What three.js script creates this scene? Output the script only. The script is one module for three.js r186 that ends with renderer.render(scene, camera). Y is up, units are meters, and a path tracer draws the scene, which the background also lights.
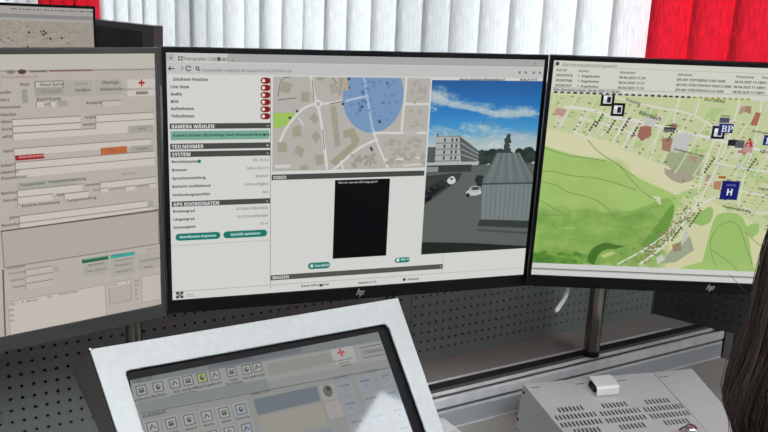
import * as THREE from 'three';
import { RoundedBoxGeometry } from 'three/addons/geometries/RoundedBoxGeometry.js';
import { mergeGeometries } from 'three/addons/utils/BufferGeometryUtils.js';
import { MarchingCubes } from 'three/addons/objects/MarchingCubes.js';
import { RectAreaLightUniformsLib } from 'three/addons/lights/RectAreaLightUniformsLib.js';
import { ImprovedNoise } from 'three/addons/math/ImprovedNoise.js';

// ---------------------------------------------------------------- camera, sky, exposure
const scene = new THREE.Scene();
const EYE = 1.4555;                                   // metres above the floor
const camera = new THREE.PerspectiveCamera(29.863, 768 / 432, 0.02, 60);
camera.position.set(0, EYE, 0);
camera.rotation.set(-0.24985, 0, 0.04439);            // looking down a little, phone held slightly rolled
scene.add(camera);
scene.background = new THREE.Color().setRGB(9.3, 9.9, 10.4);   // bright overcast sky, seen only through the windows
const renderer = new THREE.WebGLRenderer({ antialias: true });
renderer.toneMapping = THREE.LinearToneMapping;
renderer.toneMappingExposure = 1.0;
renderer.shadowMap.enabled = true;
RectAreaLightUniformsLib.init();

// ---------------------------------------------------------------- helpers
let seed = 7;
function rnd() { seed = (seed * 1664525 + 1013904223) >>> 0; return seed / 4294967296; }
const rr = (a, b) => a + (b - a) * rnd();
const V = (x, y, z) => new THREE.Vector3(x, y, z);
const taken = {};
function numbered(n) { taken[n] = (taken[n] ?? -1) + 1; return taken[n] ? n + '_' + String(taken[n]).padStart(3, '0') : n; }
function shade(o) { o.castShadow = true; o.receiveShadow = true; return o; }
function tag(o, label, category, group) { o.userData.label = label; o.userData.category = category; if (group) o.userData.group = group; return o; }
function thing(name, label, category, group) { const g = new THREE.Group(); g.name = numbered(name); scene.add(g); return tag(g, label, category, group); }
function part(name, geo, m, parent, label) { const o = shade(new THREE.Mesh(geo, m)); o.name = name; parent.add(o); if (label) o.userData.label = label; return o; }
function struct(name, geo, m) { const o = shade(new THREE.Mesh(geo, m)); o.name = numbered(name); o.userData.kind = 'structure'; scene.add(o); return o; }
const box = (w, h, d, x = 0, y = 0, z = 0) => new THREE.BoxGeometry(w, h, d).translate(x, y, z);
const rbox = (w, h, d, r, x = 0, y = 0, z = 0) => new RoundedBoxGeometry(w, h, d, 2, r).translate(x, y, z);
const cyl = (r0, r1, h, n = 24, x = 0, y = 0, z = 0) => new THREE.CylinderGeometry(r0, r1, h, n).translate(x, y, z);
function flat(gs) { return gs.map((g) => { const q = g.index ? g.toNonIndexed() : g; for (const k of Object.keys(q.attributes)) if (!['position', 'normal', 'uv'].includes(k)) q.deleteAttribute(k); return q; }); }
const merge = (...gs) => mergeGeometries(flat(gs));
function extrude(pts, depth, bevel = 0, holes = []) {     // outline in xy, thickness along -z from z = 0
  const s = new THREE.Shape(pts.map((p) => new THREE.Vector2(p[0], p[1])));
  for (const h of holes) s.holes.push(new THREE.Path(h.map((p) => new THREE.Vector2(p[0], p[1]))));
  const g = new THREE.ExtrudeGeometry(s, { depth: depth - 2 * bevel, bevelEnabled: bevel > 0, bevelThickness: bevel, bevelSize: bevel, bevelOffset: -bevel, bevelSegments: 2, curveSegments: 6 });
  return g.translate(0, 0, -depth + bevel);
}
function frameOf(x, y, z, yaw, tilt = 0, roll = 0) { const g = new THREE.Group(); g.position.set(x, y, z); g.rotation.set(-tilt, yaw, roll, 'YXZ'); return g; }

// ---------------------------------------------------------------- procedural grain
const noise = new ImprovedNoise();
function grainTexture(n, f, seedZ, lo, hi, tint = [1, 1, 1], stretch = [1, 1]) {
  const d = new Uint8Array(n * n * 4);
  for (let j = 0; j < n; j++) for (let i = 0; i < n; i++) {
    let v = 0, a = 1, t = 0;
    for (let o = 0; o < 4; o++) {                         // blended at the borders so that it tiles
      const q = f * 2 ** o, X = i / n, Y = j / n;
      const s = (x, y) => noise.noise(x * q * stretch[0], y * q * stretch[1], seedZ + o * 7.3);
      v += a * (s(X, Y) * (1 - X) * (1 - Y) + s(X - 1, Y) * X * (1 - Y) + s(X, Y - 1) * (1 - X) * Y + s(X - 1, Y - 1) * X * Y); t += a; a *= 0.6;
    }
    const w = Math.min(1, Math.max(0, 0.5 + v / t * 1.6)), k = lo + (hi - lo) * w, p = (j * n + i) * 4;
    d[p] = 255 * k * tint[0]; d[p + 1] = 255 * k * tint[1]; d[p + 2] = 255 * k * tint[2]; d[p + 3] = 255;
  }
  const t = new THREE.DataTexture(d, n, n); t.wrapS = t.wrapT = THREE.RepeatWrapping; t.magFilter = THREE.LinearFilter; t.minFilter = THREE.LinearMipmapLinearFilter; t.generateMipmaps = true; t.colorSpace = THREE.SRGBColorSpace; t.needsUpdate = true;
  return t;
}
function rep(t, x, y = x) { const c = t.clone(); c.repeat.set(x, y); c.needsUpdate = true; return c; }
const speckle = grainTexture(256, 60, 1.1, 0.93, 1);
const cloudy = grainTexture(256, 14, 4.7, 0.955, 1);
const weave = grainTexture(256, 24, 9.2, 0.88, 1, [1, 1, 1], [1, 0.16]);
const weaveRed = grainTexture(256, 20, 9.2, 0.74, 1, [1, 1, 1], [1, 0.22]);
const brushed = grainTexture(256, 40, 3.3, 0.92, 1, [1, 1, 1], [0.08, 1]);
const std = (o) => new THREE.MeshStandardMaterial(o);
const phys = (o) => new THREE.MeshPhysicalMaterial(o);
const rgb = (r, g, b) => new THREE.Color().setRGB(r, g, b);
const M = {
  wall: std({ color: rgb(0.42, 0.42, 0.41), roughness: 0.95, map: rep(cloudy, 2) }),
  ceiling: std({ color: rgb(0.5, 0.5, 0.49), roughness: 0.95, map: rep(speckle, 3) }),
  floor: std({ color: rgb(0.17, 0.17, 0.175), roughness: 0.85, map: rep(speckle, 6) }),
  frame: std({ color: rgb(0.55, 0.56, 0.56), roughness: 0.45 }),
  glass: phys({ color: rgb(1, 1, 1), transmission: 1, roughness: 0, thickness: 0, ior: 1.45 }),
  white: phys({ color: rgb(0.80, 0.815, 0.81), roughness: 1, transmission: 0.131, thickness: 0, map: rep(weave, 1.2, 9), side: THREE.DoubleSide }),
  red: phys({ color: rgb(0.72, 0.012, 0.03), roughness: 1, transmission: 0.148, thickness: 0, map: rep(weaveRed, 1.2, 9), side: THREE.DoubleSide }),
  bezel: phys({ color: rgb(0.0065, 0.0075, 0.0075), roughness: 0.45, specularIntensity: 0.45 }),
  greyAndLitBezel: std({ color: rgb(0.06, 0.06, 0.056), roughness: 0.4 }),  // partition grey; on the left monitor bezel it paints in reflected light
  shell: std({ color: rgb(0.02, 0.021, 0.022), roughness: 0.55, map: rep(speckle, 2) }),
  logo: std({ color: rgb(0.62, 0.63, 0.63), roughness: 0.3, metalness: 0.6 }),
  black: phys({ color: rgb(0.008, 0.008, 0.008), roughness: 0.55, specularIntensity: 0.4 }),
  cone: std({ color: rgb(0.015, 0.015, 0.015), roughness: 0.9, side: THREE.DoubleSide }),  // near-black cones added under the lid so its slots stay dark
  holeShade: std({ color: rgb(0.012, 0.012, 0.012), roughness: 1 }),  // near-black sheet that puts shade into the panel holes
  rubber: std({ color: rgb(0.014, 0.014, 0.014), roughness: 0.8 }),  // near-black strip, the slot's shade put into its colour
  pegShaded: std({ color: rgb(0.05, 0.052, 0.05), roughness: 0.6, map: rep(speckle, 1) }),  // panel grey darkened: shade from the right monitor is in this colour
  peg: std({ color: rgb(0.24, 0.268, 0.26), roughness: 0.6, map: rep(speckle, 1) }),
  shelf: std({ color: rgb(0.36, 0.335, 0.305), roughness: 0.5, map: rep(speckle, 3) }),
  desk: std({ color: rgb(0.33, 0.31, 0.28), roughness: 0.45, map: rep(speckle, 4) }),
  alu: std({ color: rgb(0.84, 0.85, 0.85), roughness: 0.32, metalness: 0.2, map: rep(brushed, 1, 1) }),
  aluMid: std({ color: rgb(0.15, 0.155, 0.152), roughness: 0.4, metalness: 0.3 }),
  aluDark: std({ color: rgb(0.075, 0.08, 0.08), roughness: 0.4, metalness: 0.3 }),
  plinth: std({ color: rgb(0.52, 0.545, 0.57), roughness: 0.4, metalness: 0.3, map: rep(brushed, 1, 1) }),
  steel: std({ color: rgb(0.34, 0.315, 0.27), roughness: 0.22, metalness: 1 }),
  consolePaint: std({ color: rgb(0.60, 0.625, 0.61), roughness: 0.42, metalness: 0.12, map: rep(cloudy, 9) }),
  consoleSide: std({ color: rgb(0.085, 0.083, 0.075), roughness: 0.5 }),
  boxGrey: std({ color: rgb(0.58, 0.59, 0.58), roughness: 0.5, metalness: 0.1, map: rep(speckle, 3) }),
  chrome: std({ color: rgb(0.86, 0.86, 0.85), roughness: 0.16, metalness: 1 }),
  satin: std({ color: rgb(0.82, 0.82, 0.81), roughness: 0.4, metalness: 0.2 }),
  cable: std({ color: rgb(0.62, 0.63, 0.56), roughness: 0.5 }),
  paper: std({ color: rgb(0.74, 0.75, 0.75), roughness: 0.8 }),
  skin: phys({ color: rgb(0.56, 0.34, 0.25), roughness: 0.55 }),
  cloth: std({ color: rgb(0.018, 0.022, 0.028), roughness: 0.9, map: rep(weave, 8) }),
  chair: std({ color: rgb(0.03, 0.03, 0.035), roughness: 0.8 }),
  hair: std({ color: rgb(0.9, 0.9, 0.9), roughness: 0.42, vertexColors: true }),
};

// ---------------------------------------------------------------- room shell (aligned with the window wall)
// local room axes: +x along the window wall to the right, +z into the room; the camera stands at its origin
const ROOM = 0.6632;                                   // window wall turned 38 degrees about y
const WZ = -2.349, BZ = 3.2, LX = -6.2, RX = 2.75, HC = 2.8, TH = 0.2;
const roomRot = new THREE.Matrix4().makeRotationY(-ROOM);
const inRoom = (g) => g.applyMatrix4(roomRot);
const rw = RX - LX, rd = BZ - WZ, rcx = (RX + LX) / 2, rcz = (BZ + WZ) / 2;
struct('floor', inRoom(box(rw + 2 * TH, 0.2, rd + 2.4 * TH, rcx, -0.1, rcz)), M.floor);
struct('wall_back', inRoom(box(rw + 2 * TH, HC, TH, rcx, HC / 2, BZ + TH / 2)), M.wall);
struct('wall_left', inRoom(box(TH, HC, rd, LX - TH / 2, HC / 2, rcz)), M.wall);
struct('wall_right', inRoom(box(TH, HC, rd, RX + TH / 2, HC / 2, rcz)), M.wall);
// window wall with one long opening
const WX0 = -5.6, WX1 = 2.3, WY0 = 0.9, WY1 = 2.45;
{
  const z = WZ - 0.14 - TH / 2;
  struct('wall_front', inRoom(merge(
    box(rw + 2 * TH, WY0, TH, rcx, WY0 / 2, z), box(rw + 2 * TH, HC - WY1, TH, rcx, (HC + WY1) / 2, z),
    box(WX0 - LX + TH, WY1 - WY0, TH, (WX0 + LX - TH) / 2, (WY0 + WY1) / 2, z), box(RX + TH - WX1, WY1 - WY0, TH, (WX1 + RX + TH) / 2, (WY0 + WY1) / 2, z))), M.wall);
  const n = 6, w = (WX1 - WX0) / n;
  for (let i = 0; i < n; i++) {
    const x0 = WX0 + i * w, g = new THREE.Group(); g.name = 'window_' + (i + 1); g.userData.kind = 'structure'; scene.add(g);
    const b = 0.06, yc = (WY0 + WY1) / 2, hh = WY1 - WY0;
    part('window_frame', inRoom(merge(box(b, hh, 0.07, x0 + b / 2, yc, z + 0.04), box(b, hh, 0.07, x0 + w - b / 2, yc, z + 0.04), box(w - 2 * b, b, 0.07, x0 + w / 2, WY0 + b / 2, z + 0.04), box(w - 2 * b, b, 0.07, x0 + w / 2, WY1 - b / 2, z + 0.04))), M.frame, g);
    part('pane', inRoom(new THREE.PlaneGeometry(w - 2 * b, hh - 2 * b).translate(x0 + w / 2, yc, z + 0.03)), M.glass, g);
  }
  struct('window_sill', inRoom(rbox(WX1 - WX0, 0.03, 0.16, 0.006, (WX0 + WX1) / 2, WY0 - 0.012, WZ - 0.08)), M.frame);
}
// ceiling with a roof light to the right of the camera (mirrored by the touch screen)
const SK = { x0: 1.64, x1: 2.62, z0: -0.46, z1: 1.05 };   // camera axes, not room axes
const SL_ADDED = { x0: -1.0, x1: 1.4, z0: 0.3, z1: 1.75 };     // added roof opening, unseen behind the camera, brightens console and panels
{
  const c = Math.cos(ROOM), s = Math.sin(ROOM);
  // room corner points in camera axes
  const P = (x, z) => [x * c - z * s, x * s + z * c];
  const pts = [P(LX - TH, WZ - 0.4), P(RX + TH, WZ - 0.4), P(RX + TH, BZ + TH), P(LX - TH, BZ + TH)];
  const g = extrude(pts.map(([x, z]) => [x, -z]), 0.15, 0, [SK, SL_ADDED].map((k) => [[k.x0, -k.z0], [k.x1, -k.z0], [k.x1, -k.z1], [k.x0, -k.z1]]));
  g.rotateX(-Math.PI / 2).translate(0, HC + 0.15, 0);
  struct('ceiling', g, M.ceiling);
  const b = 0.05, y = HC + 0.12;
  [SK, SL_ADDED].forEach((k, i) => {
    const g2 = new THREE.Group(); g2.name = 'window_' + (7 + i); g2.userData.kind = 'structure'; scene.add(g2);  // the later of the two is the added opening
    const W = k.x1 - k.x0, D = k.z1 - k.z0, xc = (k.x0 + k.x1) / 2, zc = (k.z0 + k.z1) / 2;
    part('window_frame', merge(box(b, 0.08, D, k.x0 + b / 2, y, zc), box(b, 0.08, D, k.x1 - b / 2, y, zc), box(W - 2 * b, 0.08, b, xc, y, k.z0 + b / 2), box(W - 2 * b, 0.08, b, xc, y, k.z1 - b / 2)), M.frame, g2);
    const pane = (x0, x1, z0, z1, m) => part('pane', new THREE.PlaneGeometry(x1 - x0, z1 - z0).rotateX(Math.PI / 2).translate((x0 + x1) / 2, y, (z0 + z1) / 2), m, g2);
    pane(k.x0, k.x1, k.z0, k.z1, M.glass);
  });
}

// vertical blinds: slats hung 115 mm apart, 127 mm wide, so neighbours overlap
{
  const geo = new THREE.BufferGeometry(), pos = [], uv = [], idx = [], n = 6, w = 0.127, y0 = 0.93, y1 = 2.5;
  for (let i = 0; i <= n; i++) for (const [k, y] of [[0, y0], [1, y1]]) { const t = i / n - 0.5; pos.push(t * w, y, -0.007 * (1 - 4 * t * t)); uv.push(i / n, k); }
  for (let i = 0; i < n; i++) { const a = 2 * i; idx.push(a, a + 2, a + 1, a + 1, a + 2, a + 3); }
  geo.setAttribute('position', new THREE.Float32BufferAttribute(pos, 3)); geo.setAttribute('uv', new THREE.Float32BufferAttribute(uv, 2)); geo.setIndex(idx); geo.computeVertexNormals();
  const runs = [['red', -0.958, 28, 'red vertical slat blind of the window panel beside the white one over the map screen', 1], ['white', -0.958, 24, 'wide white vertical slat blind across the middle of the window', -1], ['red', -3.718, 5, 'narrow red vertical slat blind above the small background map screen', -1], ['white', -4.293, 10, 'white vertical slat blind beyond the narrow red one', -1]];
  for (const [col, s0, count, label, dir] of runs) {
    const g = thing('vertical_blind', label, 'blind');
    const a = dir > 0 ? s0 + 0.0575 : s0 - 0.115 * (count - 1) - 0.0575, b = dir > 0 ? s0 + 0.115 * count + 0.0575 : s0 + 0.0575;
    part('headrail', inRoom(rbox(b - a, 0.035, 0.045, 0.005, (a + b) / 2, 2.52, WZ)), M.frame, g);
    for (let i = 0; i < count; i++) {
      const s = (dir > 0 ? s0 + 0.115 * (i + 1) : s0 - 0.115 * i) + 0.012;
      const m = new THREE.Mesh(geo, M[col]); shade(m); m.name = 'slat'; g.add(m);
      const wild = col === 'white' && s < -2.25 && s > -3.3;
      m.position.set(s + (wild ? rr(-0.012, 0.012) : rr(-0.003, 0.003)), 0, WZ).applyMatrix4(roomRot);
      m.rotation.y = -ROOM + 0.17 + (wild ? rr(-0.12, 0.25) : rr(-0.04, 0.05));
    }
  }
}

// ---------------------------------------------------------------- console desk: everything runs parallel to the perforated back panel
// desk axes: x along the panel, z out from the panel towards the sitter, y from the desk top
const DESK = 0.74, SHELF = 0.8021;                     // heights of the desk top and of the raised rear shelf
const PEG = { x: -0.53179, y: EYE - 0.50077, z: -1.07155, yaw: 0.53656, sx: 0.0161985, sy: 0.018417 };
const deskM = new THREE.Matrix4().makeRotationY(PEG.yaw).setPosition(PEG.x, 0, PEG.z);
const onDesk = (g) => g.applyMatrix4(deskM);
const deskPoint = (x, y, z) => V(x, y, z).applyMatrix4(deskM);
// a perforated sheet: square cells, each with an eight-cornered hole and its wall, from column a to b and row c (top) to d
function perforated(a, b, c, d, sx, sy, x0, x1, y0, y1, X0, Y0) {
  const pos = [], r = 0.0027, T = 0.0016, K = 8;
  const quad = (p, q, s, t) => pos.push(...p, ...q, ...s, ...p, ...s, ...t), tri = (p, q, s) => pos.push(...p, ...q, ...s);
  for (let i = a; i <= b; i++) for (let j = c; j <= d; j++) {
    const cx = X0 + i * sx, cy = Y0 - j * sy, l = cx - sx / 2, R = cx + sx / 2, bo = cy - sy / 2, to = cy + sy / 2;
    const sq = [[R, cy], [R, to], [cx, to], [l, to], [l, cy], [l, bo], [cx, bo], [R, bo]];
    for (let k = 0; k < K; k++) {
      const A = 2 * Math.PI * k / K, B = 2 * Math.PI * (k + 1) / K, p = [cx + r * Math.cos(A), cy + r * Math.sin(A)], q = [cx + r * Math.cos(B), cy + r * Math.sin(B)], e = sq[k], f = sq[(k + 1) % K];
      quad([...p, 0], [...e, 0], [...f, 0], [...q, 0]);
      quad([...q, 0], [...q, -T], [...p, -T], [...p, 0]);
    }
  }
  const L = X0 + (a - 0.5) * sx, Rr = X0 + (b + 0.5) * sx, Bo = Y0 - (d + 0.5) * sy, To = Y0 - (c - 0.5) * sy;
  const rect = (u0, u1, v0, v1) => { if (u1 - u0 > 1e-4 && v1 - v0 > 1e-4) quad([u0, v0, 0], [u1, v0, 0], [u1, v1, 0], [u0, v1, 0]); };
  rect(x0, L, y0, y1); rect(Rr, x1, y0, y1); rect(L, Rr, y0, Bo); rect(L, Rr, To, y1);
  // folded rims
  const rim = (p, q) => quad([...p, 0], [...p, -0.014], [...q, -0.014], [...q, 0]);
  rim([x1, y0], [x0, y0]); rim([x1, y1], [x1, y0]); rim([x0, y1], [x1, y1]); rim([x0, y0], [x0, y1]);
  const g = new THREE.BufferGeometry(); g.setAttribute('position', new THREE.Float32BufferAttribute(pos, 3)); g.computeVertexNormals();
  const uv = []; for (let i = 0; i < pos.length; i += 3) uv.push(pos[i] * 3, pos[i + 1] * 3); g.setAttribute('uv', new THREE.Float32BufferAttribute(uv, 2));
  return g;
}
const CORNER = 1.3471;
{
  const top = PEG.y + 20.5 * PEG.sy, seam = 0.6875;
  const panel = (label, a, b, x0, x1) => {
    const t = thing('perforated_panel', label, 'panel');
    part('sheet', onDesk(perforated(a, b, -20, 7, PEG.sx, PEG.sy, x0, x1, SHELF - 0.02, top, 0, PEG.y)), M.peg, t);
    part('backing', onDesk(box(x1 - x0 - 0.002, top - SHELF + 0.018, 0.012, (x0 + x1) / 2, (top + SHELF - 0.02) / 2, -0.0085)), M.holeShade, t, 'black sheet added behind the holes to paint their shade');
  };
  panel('dark grey perforated metal panel behind the left and middle monitors', -14, 41, -0.25, seam - 0.0012);
  panel('dark grey perforated metal panel behind the right monitor and steel pole', 43, 82, seam + 0.0012, CORNER);
  // second run, turning the corner towards the right
  const c = deskPoint(CORNER, 0, 0), yaw2 = -0.61, m2 = new THREE.Matrix4().makeRotationY(yaw2).setPosition(c.x, 0, c.z);
  const t = thing('perforated_panel', 'perforated metal panel, shade painted into its near-black colour, beyond the rail end, turned towards the seated person', 'panel');
  part('sheet', perforated(1, 64, -20, 7, PEG.sx, PEG.sy, 0.001, 1.06, SHELF + 0.001, top, 0.008, PEG.y).applyMatrix4(m2), M.pegShaded, t);
  part('lower_sheet', box(0.88, SHELF - DESK, 0.01, 0.62, (SHELF + DESK) / 2, -0.006).applyMatrix4(m2), M.pegShaded, t);
  part('backing', box(1.06, top - SHELF - 0.002, 0.012, 0.53, (top + SHELF) / 2, -0.0085).applyMatrix4(m2), M.holeShade, t, 'black sheet added behind the holes to paint their shade');
  part('corner_post', cyl(0.006, 0.006, top - SHELF, 12, c.x - 0.001, (top + SHELF) / 2, c.z - 0.004), M.pegShaded, t);
}
// desk body
{
  const t = thing('control_desk', 'long control room desk with grey-brown top along the perforated panels', 'desk');
  const c2 = deskM.clone().invert(), q = V(deskPoint(CORNER, 0, 0).x + 1.06 * Math.cos(0.61), 0, deskPoint(CORNER, 0, 0).z + 1.06 * Math.sin(0.61)).applyMatrix4(c2);
  const outline = [[-0.25, -0.003], [CORNER + 0.002, -0.003], [q.x, q.z], [q.x - 0.12, 0.95], [1.35, 0.72], [-0.25, 0.72]];
  const top = extrude(outline.map(([x, z]) => [x, -z]), 0.028, 0.002).rotateX(-Math.PI / 2).translate(0, DESK, 0);
  part('desktop', onDesk(top), M.desk, t);
  for (const [x, z] of [[-0.2, 0.06], [-0.2, 0.64], [1.3, 0.06], [1.28, 0.64], [q.x - 0.16, 0.84]]) part('leg', onDesk(rbox(0.06, DESK - 0.028, 0.06, 0.006, x, (DESK - 0.028) / 2, z)), M.frame, t);
}
// rear shelf and mounting rail on the desk
{
  const t = thing('rear_shelf', 'narrow grey-brown shelf at the foot of the perforated panel', 'shelf');
  const L = CORNER + 0.25;
  part('board', onDesk(extrude([[-0.25, -0.0005], [CORNER - 0.001, -0.0005], [CORNER + 0.034, -0.0795], [-0.25, -0.0795]].reverse(), 0.018).rotateX(-Math.PI / 2).translate(0, SHELF, 0)), M.shelf, t);
  part('edge_strip', onDesk(rbox(L - 0.03, 0.004, 0.0025, 0.001, (L - 0.03) / 2 - 0.25, SHELF - 0.0012, 0.0808)), M.alu, t, 'bright aluminium edge strip');
  for (const x of [-0.2, 0.25, 0.7, 1.1]) part('bracket', onDesk(box(0.02, SHELF - 0.018 - DESK, 0.06, x, (SHELF - 0.018 + DESK) / 2, 0.04)), M.aluDark, t);
  const r = thing('mounting_rail', 'slotted aluminium mounting rail running along the desk below the monitors', 'rail');
  const h = SHELF - DESK, prof = [[0.1035, 0], [0.1035, h - 0.007], [0.1165, h - 0.007], [0.1168, h - 0.003], [0.1178, h - 0.0006], [0.1198, h + 0.0004], [0.1218, h - 0.0006], [0.1228, h - 0.003], [0.123, h - 0.009], [0.1365, h - 0.009], [0.1372, h - 0.001], [0.1385, h], [0.1435, h], [0.1447, h - 0.0015], [0.1447, h - 0.0165], [0.1440, h - 0.0175], [0.1405, h - 0.0182], [0.1405, h - 0.0238], [0.1447, h - 0.0242], [0.1450, h - 0.0252], [0.1447, h - 0.0264], [0.1425, h - 0.0268], [0.1425, h - 0.0282], [0.1436, h - 0.0284], [0.1436, h - 0.0592], [0.1450, h - 0.0596], [0.1450, 0]];
  const x0 = -0.25, x1 = 1.4165, W = x1 - x0, xc = (x0 + x1) / 2;
  const g = extrude(prof, W, 0); g.rotateY(Math.PI / 2);         // profile x -> -z, sweep -> -x
  g.scale(-1, 1, -1);                                            // sweep along +x, profile towards the sitter
  part('profile', onDesk(g.translate(x0, DESK, 0)), M.alu, r);
  part('plinth_strip', onDesk(box(W, 0.0304, 0.0008, xc, SHELF - 0.0438, 0.1440)), M.plinth, r, 'blue-grey strip below the rail face');
  part('slot_shade', onDesk(box(W - 0.012, 0.03, 0.0212, xc - 0.006, SHELF - 0.0185, 0.09278)), M.rubber, r, 'black strip painting shade into the slot');  // dark strip stands for shade inside the open slot
  part('rear_insert', onDesk(rbox(W, 0.005, 0.0128, 0.001, xc, SHELF - 0.0046, 0.11)), M.aluMid, r, 'dark grey insert');
  part('groove_shade', onDesk(box(W, 0.004, 0.0132, xc, SHELF - 0.0070, 0.1298)), M.aluDark, r, 'dark strip painting shade into the top groove');  // groove shade put in as a dark strip
  part('face_groove_shade', onDesk(box(W, 0.0054, 0.0022, xc, SHELF - 0.0210, 0.1414)), M.aluMid, r, 'grey strip painting shade into the face groove');  // shade of the recessed face groove, likewise as a strip
  part('end_cap', onDesk(rbox(0.004, h + 0.001, 0.046, 0.001, x1 + 0.002, DESK + h / 2, 0.1235)), M.black, r, 'black plastic end cap');
}

// ---------------------------------------------------------------- screens: what they show is drawn on canvases
function canvas(w, h, bg) { const c = document.createElement('canvas'); c.width = w; c.height = h; const x = c.getContext('2d'); x.fillStyle = bg; x.fillRect(0, 0, w, h); return x; }
const rect = (x, a, b, c, d, f) => { x.fillStyle = f; x.fillRect(Math.min(a, c), Math.min(b, d), Math.abs(c - a), Math.abs(d - b)); };
const edge = (x, a, b, c, d, f, lw = 2) => { x.strokeStyle = f; x.lineWidth = lw; x.strokeRect(Math.min(a, c), Math.min(b, d), Math.abs(c - a), Math.abs(d - b)); };
const poly = (x, p, f) => { x.fillStyle = f; x.beginPath(); x.moveTo(p[0], p[1]); for (let i = 2; i < p.length; i += 2) x.lineTo(p[i], p[i + 1]); x.closePath(); x.fill(); };
const path = (x, p, f, lw) => { x.strokeStyle = f; x.lineWidth = lw; x.lineJoin = x.lineCap = 'round'; x.beginPath(); x.moveTo(p[0], p[1]); for (let i = 2; i < p.length; i += 2) x.lineTo(p[i], p[i + 1]); x.stroke(); };
const curve = (x, p, f, lw, fill) => { x.beginPath(); x.moveTo(p[0], p[1]); for (let i = 2; i + 3 < p.length; i += 2) { const mx = (p[i] + p[i + 2]) / 2, my = (p[i + 1] + p[i + 3]) / 2; x.quadraticCurveTo(p[i], p[i + 1], mx, my); } x.lineTo(p[p.length - 2], p[p.length - 1]); if (fill) { x.closePath(); x.fillStyle = fill; x.fill(); } if (f) { x.strokeStyle = f; x.lineWidth = lw; x.lineJoin = x.lineCap = 'round'; x.stroke(); } };
const disc = (x, a, b, r, f, ry = r) => { x.fillStyle = f; x.beginPath(); x.ellipse(a, b, r, ry, 0, 0, 7); x.fill(); };
const pill = (x, a, b, c, d, f) => { const r = Math.abs(d - b) / 2; x.fillStyle = f; x.beginPath(); x.moveTo(a + r, b); x.lineTo(c - r, b); x.arc(c - r, b + r, r, -Math.PI / 2, Math.PI / 2); x.lineTo(a + r, d); x.arc(a + r, b + r, r, Math.PI / 2, 3 * Math.PI / 2); x.closePath(); x.fill(); };
const text = (x, a, b, s, str, f, bold, align = 'left', font = 'sans-serif') => { x.fillStyle = f; x.font = (bold ? 'bold ' : '') + s + 'px ' + font; x.textAlign = align; x.textBaseline = 'middle'; x.fillText(str, a, b); };
const screenMap = (x) => { const t = new THREE.CanvasTexture(x.canvas); t.colorSpace = THREE.SRGBColorSpace; t.anisotropy = 8; return t; };
const DW = 1400, DH = 871;
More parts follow.
